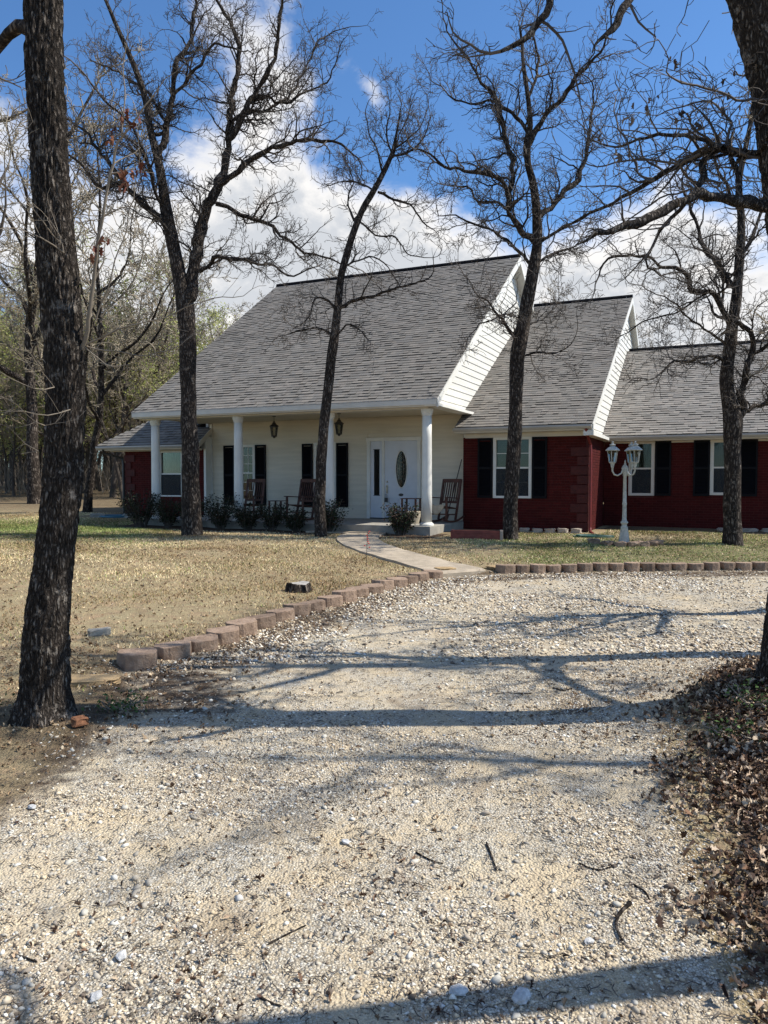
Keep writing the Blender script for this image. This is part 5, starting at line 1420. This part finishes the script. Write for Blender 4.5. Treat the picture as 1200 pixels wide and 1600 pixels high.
# ------------------------------------------------------------------ procedural trees (woods, and the neighbours out of frame)
def grow_tree(seed, H, r0, lean=(0, 0), spread=.5, forks=6, dens=.7, lvl=2, rmin=.008, tw=.9, first=.3, wob=.07):
    tb = TreeB(seed); rng = tb.rng; nseg = 14; pts = [np.zeros(3) - np.array([0, 0, .15])]; p = pts[0]; d = np.array([lean[0], lean[1], 1.0])
    for i in range(nseg):
        d = d + np.append(rng.normal(0, wob, 2), 0); d /= np.linalg.norm(d); p = p + d * H * .8 / nseg; pts.append(p)
    rad = r0 * (1 - np.linspace(0, .85, nseg + 1)); rad[0] *= 1.25; tb.chain(pts, rad)
    for k in range(forks):
        t = first + (.95 - first) * (k + rng.uniform(0, .6)) / forks; i = min(nseg - 1, int(t * nseg)); a = rng.uniform(0, 6.28); L = H * (1 - t * .55) * rng.uniform(.32, .5)
        q = [pts[i]]; dd = np.array([math.cos(a) * spread * 1.5, math.sin(a) * spread * 1.5, .75]); dd /= np.linalg.norm(dd)
        for _ in range(6):
            dd = dd + rng.normal(0, .22, 3); dd[2] += .07; dd /= np.linalg.norm(dd); q.append(q[-1] + dd * L / 6)
        tb.limb(q, list(np.linspace(rad[i] * .6, .012, 7)), tw, max(.28, L / 11), lvl, .15, dens, .05, rmin, .28, .3, .04)
    tb.twig(pts[-1], d, tw * 1.6, rad[-1], lvl, .05, .25, dens, rmin)
    return tb
def tree_meshes(tb, kf):
    return (mesh_chains('trunk', [c for c in tb.ch if c[1][0] > .035] or tb.ch[:1], lambda r: 10 if r > .1 else 6), mesh_chains('crown', [c for c in tb.ch if c[1][0] <= .035], lambda r: 3))
def place_tree(ms, x, y, rz, sc, label, group, leafme=None, name='oak_tree', bark=None):
    root = empty(name, (x, y, g1(x, y)), rz); root.scale = (sc, sc, sc); tag(root, label, 'tree', group)
    to = link('trunk', ms[0], 'bark_far', root)
    if bark: to.data = to.data.copy(); to.data.materials[0] = MAT[bark]
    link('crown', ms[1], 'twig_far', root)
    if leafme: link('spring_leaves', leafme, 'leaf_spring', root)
    return root
# out-of-frame trees to the right whose shade lies on the drive
tbr = grow_tree(301, 9.5, .20, (.0, .0), .5, 9, 1.0, 2, .006, 1.1, .45, .012); msr = tree_meshes(tbr, None)
tbr2 = grow_tree(302, 8.5, .17, (-.12, -.05), .5, 9, 1.0, 2, .006, 1.1, .42); msr2 = tree_meshes(tbr2, None)
place_tree(msr, 4.3, 6.85, .0, 1.0, 'bare oak outside the right edge of the picture beside the drive', None)
place_tree(msr2, 5.4, 9.4, 2.0, .9, 'leaning bare oak outside the right edge, farther along the drive', None)
tbr3 = grow_tree(303, 9.0, .17, (-.10, -.20), .45, 4, .8, 2, .006, .9, .80, .012); msr3 = tree_meshes(tbr3, None)
place_tree(msr3, 3.6, 2.92, .0, .85, 'bare oak outside the lower right of the picture, leaning over the drive', None)
tbr4 = grow_tree(305, 11.5, .11, (.0, .03), .42, 8, .55, 2, .005, 1.0, .62, .03); msr4 = tree_meshes(tbr4, None)
place_tree(msr4, 5.7, 3.9, 1.0, .95, 'slim twiggy oak outside the right edge, level with the leaf pile', None)
place_tree(msr, -6.2, 10.5, 3.9, .95, 'bare oak outside the left edge of the lawn', None)

variants = []
for i, (H, r0, sp) in enumerate(((12, .12, .45), (13, .15, .55), (12.5, .10, .4), (14.5, .17, .4), (10.5, .08, .45))):
    variants.append((grow_tree(400 + i, H, r0, (random.uniform(-.08, .08), random.uniform(-.08, .08)), sp, 13, .85, 2, .010, 1.2, .30), H))
vm_ = [tree_meshes(t, None) for t, H in variants]
GRN = [(.42, .46, .13), (.52, .54, .18), (.32, .36, .10), (.58, .55, .24)]
def leaf_points(tb, n_, rng):
    pts = np.array(tb.tips); idx = rng.integers(len(pts), size=n_); return pts[idx] + rng.normal(0, .22, (n_, 3))
def small_leaves(name, pts, rng, size, cols_):
    n_ = len(pts); d = rng.normal(0, 1, (n_, 3)); d /= np.linalg.norm(d, axis=1)[:, None]; e = np.cross(d, rng.normal(0, 1, (n_, 3))); e /= np.linalg.norm(e, axis=1)[:, None] + 1e-9
    s = size * rng.uniform(.6, 1.4, (n_, 1)); VV = np.stack([pts - d * s, pts + e * s * .5, pts + d * s, pts - e * s * .5], 1).reshape(-1, 3)
    FF = np.arange(n_ * 4).reshape(-1, 4); c = np.array(cols_)[rng.integers(len(cols_), size=n_)] * rng.uniform(.7, 1.3, (n_, 1))
    return np_mesh(name, VV, FF, np.repeat(c, 4, 0))
lm_ = [small_leaves('spring_leaves', leaf_points(variants[i][0], 6000, nr), nr, .055, GRN) for i in range(5)]
rw_ = random.Random(77)
# named neighbours behind the lawn at the left
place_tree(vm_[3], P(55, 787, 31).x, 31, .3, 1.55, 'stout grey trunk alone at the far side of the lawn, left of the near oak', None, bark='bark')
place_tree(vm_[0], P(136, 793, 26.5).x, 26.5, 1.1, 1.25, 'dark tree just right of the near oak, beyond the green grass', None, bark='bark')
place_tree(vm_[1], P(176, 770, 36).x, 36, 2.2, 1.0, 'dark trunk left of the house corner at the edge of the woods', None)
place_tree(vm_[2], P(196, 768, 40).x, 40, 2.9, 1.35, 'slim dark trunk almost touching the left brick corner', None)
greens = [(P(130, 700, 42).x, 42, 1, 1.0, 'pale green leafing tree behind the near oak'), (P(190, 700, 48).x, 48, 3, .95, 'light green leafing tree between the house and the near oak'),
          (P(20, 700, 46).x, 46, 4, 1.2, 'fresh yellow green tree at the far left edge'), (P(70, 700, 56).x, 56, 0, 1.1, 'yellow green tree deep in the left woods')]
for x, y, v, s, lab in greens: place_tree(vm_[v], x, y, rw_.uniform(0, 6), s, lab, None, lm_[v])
used = []
def nth(i):
    tens = ['', '', 'twenty', 'thirty', 'forty', 'fifty']
    small = ORD
    if i < 19: return small[i]
    k = i + 1; t, u = divmod(k, 10)
    if u == 0: return {2: 'twentieth', 3: 'thirtieth', 4: 'fortieth', 5: 'fiftieth'}[t]
    return tens[t] + '-' + small[u - 1]
def woods(n_, xr, yr, sc, label, group, leafp=0.0, mind=1.6):
    c = 0; tries = 0; todo = []
    while c < n_ and tries < 4000:
        tries += 1; y = rw_.uniform(*yr); x = rw_.uniform(xr[0], xr[1]) * y
        if any((x - a) ** 2 + (y - b) ** 2 < mind ** 2 for a, b in used): continue
        used.append((x, y)); c += 1
        todo.append((x / y, x, y, rw_.randrange(5), rw_.uniform(*sc), rw_.uniform(0, 6.28), rw_.random() < leafp))
    todo.sort()
    cnt = {}
    for _, x, y, v, s, rz, lf in todo:
        q = (y - yr[0]) / (yr[1] - yr[0]); band = 'nearer' if q < .34 else 'middle' if q < .67 else 'farther'
        key = (band, lf); i = cnt.get(key, 0); cnt[key] = i + 1
        kind = 'budding green tree' if lf else 'bare tree'
        place_tree(vm_[v], x, y, rz, s, label % (nth(i), kind, band), group, lm_[v] if lf else None)
woods(140, (-.58, -.26), (33, 84), (.8, 1.25), '%s %s from the left in the %s part of the left woods', 'trees of the left woods', .38)
woods(20, (-.30, .12), (40, 62), (.75, 1.0), '%s %s from the left in the %s row behind the main roof', 'bare trees behind the main roof', .0, 2.2)
woods(26, (.12, .62), (36, 62), (.65, .95), '%s %s from the left in the %s row behind the right roofs', 'bare trees behind the right roofs', .0, 2.2)
# far woodland: one mass nobody could count
fb = np.random.default_rng(9); ch = []
for i in range(650):
    y = fb.uniform(85, 135); x = fb.uniform(-.62, .66) * y; z = g1(x, y); H = fb.uniform(7, 12)
    ch.append((np.array([(x, y, z - .2), (x + fb.normal(0, .3), y, z + H * .5), (x + fb.normal(0, .6), y, z + H)]), np.array([fb.uniform(.10, .2), .1, .02])))
    for k in range(26):
        t = fb.uniform(.15, 1); a = fb.uniform(0, 6.28); L = fb.uniform(1.2, 3.2); b = np.array([x, y, z + H * t])
        ch.append((np.array([b, b + np.array([math.cos(a) * L * .5, math.sin(a) * L * .5, L * .3]), b + np.array([math.cos(a) * L * .8, math.sin(a) * L * .8, L * .75])]), np.array([.035, .025, .012])))
        for q in range(3):
            e = b + np.array([math.cos(a) * L * .5, math.sin(a) * L * .5, L * .3]) + fb.normal(0, .3, 3)
            ch.append((np.array([e, e + fb.normal(0, .5, 3) + np.array([0, 0, .5])]), np.array([.018, .01])))
fo = link('far_woodland', mesh_chains('far_woodland', ch, lambda r: 3), 'bark_far'); tag(fo, 'distant mass of grey bare woodland closing the view', 'woodland', kind='stuff')
# undergrowth at the wood's edge
ch = []
for i in range(1500):
    y = fb.uniform(38, 90); x = fb.uniform(-.62, -.27) * y; z = g1(x, y)
    if y < 50 and fb.random() < .7: continue
    for k in range(5):
        a = fb.uniform(0, 6.28); L = fb.uniform(.5, 2.2); b = np.array([x, y, z])
        ch.append((np.array([b, b + np.array([math.cos(a) * .3 * L, math.sin(a) * .3 * L, L * .6]), b + np.array([math.cos(a) * .6 * L, math.sin(a) * .6 * L, L])]), np.array([.014, .011, .006])))
fo = link('undergrowth', mesh_chains('undergrowth', ch, lambda r: 3), 'twig_pale'); tag(fo, 'thin brushy undergrowth between the trunks of the left woods', 'undergrowth', kind='stuff')

# ------------------------------------------------------------------ loose ground cover
def scatter(n_, yr, marg, rng, power=1.0):
    """points on the ground inside the view wedge with a margin"""
    t = rng.random(n_) ** power; Y = yr[0] + (yr[1] - yr[0]) * t; X = rng.uniform(-1, 1, n_) * (.54 * Y + marg); return X, Y
OCT_V = np.array([(1, 0, 0), (0, 1, 0), (-1, 0, 0), (0, -1, 0), (0, 0, 1), (0, 0, -1)], float)
OCT_F = np.array([(0, 1, 4), (1, 2, 4), (2, 3, 4), (3, 0, 4), (1, 0, 5), (2, 1, 5), (3, 2, 5), (0, 3, 5)])
bm = bmesh.new(); bmesh.ops.create_icosphere(bm, subdivisions=1, radius=1); bm.verts.ensure_lookup_table(); ICO_V = np.array([tuple(v.co) for v in bm.verts]); ICO_F = np.array([[v.index for v in f.verts] for f in bm.faces]); bm.free()
def stones(name, X, Y, size, rng, cols_, base_v, base_f, sink=.25, label=None):
    n_ = len(X); Z = gz(X, Y); k = len(base_v)
    s = size[:, None] * np.stack([rng.uniform(.7, 1.4, n_), rng.uniform(.6, 1.1, n_), rng.uniform(.35, .75, n_)], 1)
    V_ = base_v[None] * rng.uniform(.55, 1.3, (n_, k, 1)) * s[:, None, :]
    a = rng.uniform(0, 6.28, n_); ca, sa = np.cos(a)[:, None], np.sin(a)[:, None]
    x = V_[..., 0] * ca - V_[..., 1] * sa; y = V_[..., 0] * sa + V_[..., 1] * ca; z = V_[..., 2] + x * rng.normal(0, .25, (n_, 1))
    W = np.stack([x + X[:, None], y + Y[:, None], z + (Z + s[:, 2] * (1 - sink * 2) * .6)[:, None]], -1).reshape(-1, 3)
    FF = (base_f[None] + (np.arange(n_) * k)[:, None, None]).reshape(-1, 3)
    c = np.array(cols_)[rng.integers(len(cols_), size=n_)] * rng.uniform(.75, 1.2, (n_, 1))
    o = link(name, np_mesh(name, W, FF, np.repeat(c, k, 0)), 'stone_attr'); tag(o, label, 'gravel', kind='stuff'); return o
STC = [(.72, .65, .52), (.68, .59, .44), (.60, .50, .36), (.78, .73, .62), (.36, .30, .235), (.60, .48, .32), (.14, .11, .085), (.60, .57, .52), (.56, .46, .33), (.22, .17, .125), (.46, .38, .28)]
gr = np.random.default_rng(12)
def patchy(X, Y, s=.9, off=0.0):
    return np.array([mnoise.fractal(Vector((x * s + off, y * s, 1.7)), 1.0, 2.0, 3) for x, y in zip(X, Y)])
X, Y = scatter(190000, (1.7, 7.0), .5, gr, 1.0); sdv = sdf(X, Y); pn = patchy(X, Y, .9)
m = (sdv < .15) & (gr.random(len(X)) < np.clip(.42 + pn * 2.2, .06, 1)); X, Y, pn_ = X[m], Y[m], pn[m]
stones('gravel_near', X, Y, gr.gamma(2.2, .0017, len(X)) + .0022, gr, STC, OCT_V, OCT_F, label='pale crushed stone chips covering the near drive')
X, Y = scatter(90000, (6.5, 13.2), .8, gr, .9); sdv = sdf(X, Y); pn = patchy(X, Y, .7, 5)
m = (sdv < .1) & (gr.random(len(X)) < np.clip(.55 + pn * 1.5, .1, 1)); X, Y = X[m], Y[m]
stones('gravel_far', X, Y, gr.gamma(3.5, .0030, len(X)) + .005, gr, STC, OCT_V, OCT_F, label='pale crushed stone chips covering the far drive')
X, Y = scatter(6500, (1.7, 9.0), .5, gr, 1.1); sdv = sdf(X, Y); pn = patchy(X, Y, 1.1, 9)
m = (sdv < .25) & (gr.random(len(X)) < np.clip(.30 + pn * 1.8 + .5 * (X < -.9), .04, 1)); X, Y = X[m], Y[m]
stones('larger_gravel', X, Y, np.minimum(.022, gr.gamma(1.8, .0028, len(X)) + .006), gr, [(.50, .465, .39), (.43, .385, .315), (.56, .53, .46), (.34, .285, .22), (.47, .41, .32)], ICO_V, ICO_F, label='larger whitish stones scattered over the drive')
# a few stones big enough to pick out
for i, (x, y, s, lab) in enumerate(((717, 1553, .042, 'flat bluish white stone in the shade at the bottom of the drive'), (815, 1565, .05, 'pale angular stone in the shade right of the flat bluish stone'), (190, 1498, .034, 'bright white stone at the lower left of the drive'), (50, 1265, .032, 'pale grey stone near the left edge of the drive'), (920, 1474, .026, 'white stone right of the forked stick'), (150, 1562, .03, 'grey stone at the bottom left of the drive'), (540, 1312, .03, 'pale flat stone at the middle of the drive'))):
    p = P(x, y, 1); t = CAM_H / (CAM_H - p.z); gx_, gy_ = p.x * t, p.y * t
    rough_stone('stone', (gx_, gy_, g1(gx_, gy_) + s * .3), (s * 1.35, s * .95, s * .55), i * .9, m_simple('white_stone', (.50, .49, .47), .85, .25, 40, .6, 90) if i == 0 else bpy.data.materials['white_stone'], i * 4.4 + 2, lab, 'stone')

# grass blades and dead leaves in the lawn
def blades(name, X, Y, h, wdt, rng, cols_, label, up=1.0):
    n_ = len(X); Z = gz(X, Y); a = rng.uniform(0, 6.28, n_); ln = rng.normal(0, .55, (n_, 2)) * h[:, None] / up
    dx, dy = np.cos(a) * wdt, np.sin(a) * wdt
    p0 = np.stack([X - dx, Y - dy, Z - .005], 1); p1 = np.stack([X + dx, Y + dy, Z - .005], 1); p2 = np.stack([X + ln[:, 0], Y + ln[:, 1], Z + h], 1)
    VV = np.stack([p0, p1, p2], 1).reshape(-1, 3); FF = np.arange(n_ * 3).reshape(-1, 3)
    o = link(name, np_mesh(name, VV, FF, np.repeat(cols_, 3, 0)), 'grass_attr'); tag(o, label, 'grass', kind='stuff'); return o
X, Y = scatter(600000, (5.2, 26), 1.0, gr, .62); sdv = sdf(X, Y); hu_, hv_ = house_uv(X, Y)
pn = np.array([mnoise.noise(Vector((x * .8, y * .8, 0))) for x, y in zip(X, Y)]) if len(X) < 1 else np.sin(X * 1.3 + 2 * np.sin(Y * .9)) * np.sin(Y * 1.7 + 1.3 * np.sin(X * 1.1)) * .5
inh = ((hv_ > -1.15) & (hu_ < .6) & (hu_ > -8.9)) | ((hv_ > 1.4) & (hu_ > -.2) & (hu_ < 3.8)) | ((hv_ > 3.3) & (hu_ >= 3.8)) | ((hv_ > 1.0) & (hu_ < -8.8) & (hu_ > -12.4))
m = (sdv > .22) & ~inh & ~on_walk_np(X, Y) & (Y > 5.4) & ~((X > 2) & (Y < 12)) & (gr.random(len(X)) < np.clip(.62 + pn * 1.1 - .3 * (Y < 9), .04, 1)) & (np.hypot(X + 2.25, Y - 4.85) > .5)
X, Y, pn = X[m], Y[m], pn[m]
gf = np.exp(-((Y - 19.5 + .35 * (X + 9)) / 2.6) ** 2) * np.clip((-X - 4.3) / 3, 0, 1) + .38 * ((X > 1.6) & (Y > 13)) + .07
isg = gr.random(len(X)) < np.clip(gf + pn * .15, .03, .95)
straw = np.array([(.70, .55, .31), (.56, .43, .24), (.78, .65, .41), (.32, .22, .12), (.60, .46, .26)])[gr.integers(5, size=len(X))]
grc = np.array([(.18, .23, .06), (.26, .30, .09), (.13, .17, .045), (.36, .36, .14)])[gr.integers(4, size=len(X))]
drift = np.array([mnoise.fractal(Vector((x * .55, y * .4, 4.2)), 1.0, 2.0, 3) for x, y in zip(X, Y)])
bc = np.where(isg[:, None], grc, straw) * gr.uniform(.7, 1.25, (len(X), 1)) * np.clip(1 + drift[:, None] * np.array([.75, .9, 1.05]), .42, 1.25)
blades('lawn_grass', X, Y, gr.uniform(.010, .036, len(X)) * (1 + .3 * isg), .0038 + .00026 * Y, gr, bc, 'short dry straw coloured lawn grass with green patches')
def drop_leaves(name, X, Y, size, cols_, label, lift=.012, rng=nr):
    Z = gz(X, Y); pts = np.stack([X, Y, Z + lift * rng.uniform(.3, 1.6, len(X))], 1)
    o = leaf_cloud(name, pts, rng, size, cols_); tag(o, label, 'leaves', kind='stuff'); return o
# thick leaf litter on the right mound
X = gr.uniform(.9, 4.4, 46000); Y = gr.uniform(1.5, 6.6, 46000); sdv = sdf(X, Y) + .10 * np.sin(Y * 5.3) + .06 * np.sin(Y * 13 + X * 4) - .13
m = (gr.random(len(X)) < sm((sdv + .30) / .55) ** 1.6) & (sdv > -.32) & (X < .62 * Y + 1.0) & (X > .15 * Y); X, Y = X[m], Y[m]
OAKL = [(.36, .26, .175), (.25, .17, .11), (.46, .36, .26), (.11, .062, .036), (.07, .038, .025), (.46, .36, .25), (.15, .085, .05), (.06, .035, .025)]
Z = gz(X, Y); pts = np.stack([X, Y, Z + gr.uniform(.004, .055, len(X))], 1)
tag(leaf_cloud('leaf_litter', pts, nr, .040, OAKL), 'deep brown oak leaf litter on the mound at the right edge', 'leaves', kind='stuff')
X = gr.uniform(-5.5, -1.5, 26000); Y = gr.uniform(1.6, 8.0, 26000); sdv = sdf(X, Y)
m = (sdv > -.25) & (gr.random(len(X)) < np.clip(.55 + .5 * np.sin(X * 3 + 1.3 * np.sin(Y * 2.1)) * np.sin(Y * 2.7), .08, 1)) & (gr.random(len(X)) < np.clip(1 - (Y - 5.5) / 3, .1, 1)) & (X > -.56 * Y - 1) & (gr.random(len(X)) < np.clip((sdv + .25) / .5, 0, 1))
drop_leaves('ground_litter', X[m], Y[m], .026, [(.30, .20, .11), (.20, .125, .07), (.38, .28, .17), (.10, .06, .035), (.26, .16, .09), (.44, .36, .25)], 'small dry leaf bits and bark crumbs around the foot of the left oak')
# sparse leaves on lawn, drive edges
X, Y = scatter(42000, (4.5, 19), .8, gr, .75); sdv = sdf(X, Y); hu_, hv_ = house_uv(X, Y)
pr = np.where(sdv > 0, .27, .95 * np.exp(-(-sdv / .8) ** 2)); pr = np.where((X > 2.2) & (sdv < 0), pr * .6, pr)
m = (gr.random(len(X)) < pr) & ~(on_walk_np(X, Y) & (gr.random(len(X)) < .93)) & ~((hv_ > -.25) & (hu_ < .3)) & ~((hv_ > 2.1) & (hu_ < 3.5))
LAWNL = [(.42, .30, .19), (.32, .21, .12), (.54, .42, .28), (.18, .11, .06), (.12, .07, .04)]
drop_leaves('lawn_leaves', X[m], Y[m], .036, LAWNL, 'dead brown leaves scattered over the lawn and along the kerb')
X, Y = scatter(9000, (1.8, 12), .5, gr, 1.0); pn = patchy(X, Y, .8, 21); m = (sdf(X, Y) < 0) & (gr.random(len(X)) < np.clip(.12 + pn * 1.5, .03, 1)); drop_leaves('drive_leaves', X[m], Y[m], .024, OAKL, 'loose dead leaves and bark bits on the gravel drive', .008)
# small dark debris: twig bits on the gravel
ch = []
X, Y = scatter(11000, (1.8, 11), .5, gr, 1.0); m = sdf(X, Y) < .3; X, Y = X[m], Y[m]
for x, y in zip(X, Y):
    a = gr.uniform(0, 6.28); L = min(.06, gr.gamma(2.0, .012) + .008); z = g1(x, y) + .006
    q = np.array([(x, y, z), (x + math.cos(a) * L * .5, y + math.sin(a) * L * .5, z + .004), (x + math.cos(a + .4) * L, y + math.sin(a + .4) * L, z)])
    ch.append((q, np.array([.0022, .002, .0012])))
fo = link('twig_debris', mesh_chains('twig_debris', ch, lambda r: 3), 'twig'); tag(fo, 'tiny broken twig bits strewn over the gravel drive', 'twigs', kind='stuff')

# fallen sticks one can pick out
def gpt(x, y):
    p = P(x, y, 1); t = CAM_H / (CAM_H - p.z); return (p.x * t, p.y * t)
sticks = [([(985, 1415), (968, 1432), (963, 1452), (972, 1475)], .010, 'thick forked stick lying on the drive near the leaf litter'),
          ([(905, 1352), (935, 1362), (968, 1352)], .005, 'thin bent twig above the forked stick'), ([(650, 1330), (672, 1343), (692, 1350)], .005, 'short dark twig at the middle right of the drive'),
          ([(760, 1320), (770, 1345), (776, 1362)], .006, 'dark twig standing out left of the leaf litter'), ([(420, 1478), (450, 1462), (478, 1448)], .005, 'long pale twig at the lower middle of the drive'),
          ([(18, 1490), (40, 1497), (58, 1504)], .006, 'dark stick at the lower left edge of the drive'), ([(405, 1560), (425, 1570), (440, 1574)], .005, 'short stick at the bottom of the drive'),
          ([(864, 1078), (880, 1082), (895, 1079)], .008, 'dark stick on the drive between the two long tree shadows'), ([(830, 1085), (790, 1083), (770, 1084)], .005, 'thin straight twig beside the dark stick between the shadows'),
          ([(990, 1385), (1008, 1397), (1015, 1410)], .006, 'short twig right of the thick forked stick')]
for pl_, r_, lab in sticks:
    r_ *= .78; q = [gpt(*p_) for p_ in pl_]; pts = [(a, b, g1(a, b) + r_ * 1.1) for a, b in q]
    pts = catmull(pts, 4); mb = MB(); rr_ = list(np.linspace(r_, r_ * .55, len(pts)) * (1 + .15 * np.sin(np.arange(len(pts)) * 2.1)))
    mb.tube(pts, rr_, 7)
    if lab.startswith('thick forked'): a, b = gpt(958, 1437); mb.tube([pts[5], (a, b, g1(a, b) + .02)], [r_ * .6, r_ * .4], 6)
    o = mb.build('fallen_stick', 'bark', smooth=True); tag(o, lab, 'stick', 'sticks lying on the drive')
# green weeds
for (x, y, s, lab) in ((-1.78, 5.05, .16, 'small tuft of green weeds beside the big left oak'), (2.35, 4.75, .22, 'green weeds growing among the leaves below the right oak'), (2.05, 4.35, .14, 'smaller green weeds at the edge of the leaf litter'), (-2.75, 5.0, .16, 'green grass tuft left of the big oak foot'), (2.55, 4.2, .18, 'low green weeds at the right edge of the litter')):
    root = empty('weed_tuft', (x, y, g1(x, y))); tag(root, lab, 'weeds'); leafy(root, rs, s * .5, s, 14, 16, .028, [(.04, .075, .015), (.07, .12, .03), (.10, .15, .05)], stemmat='twig_pale')
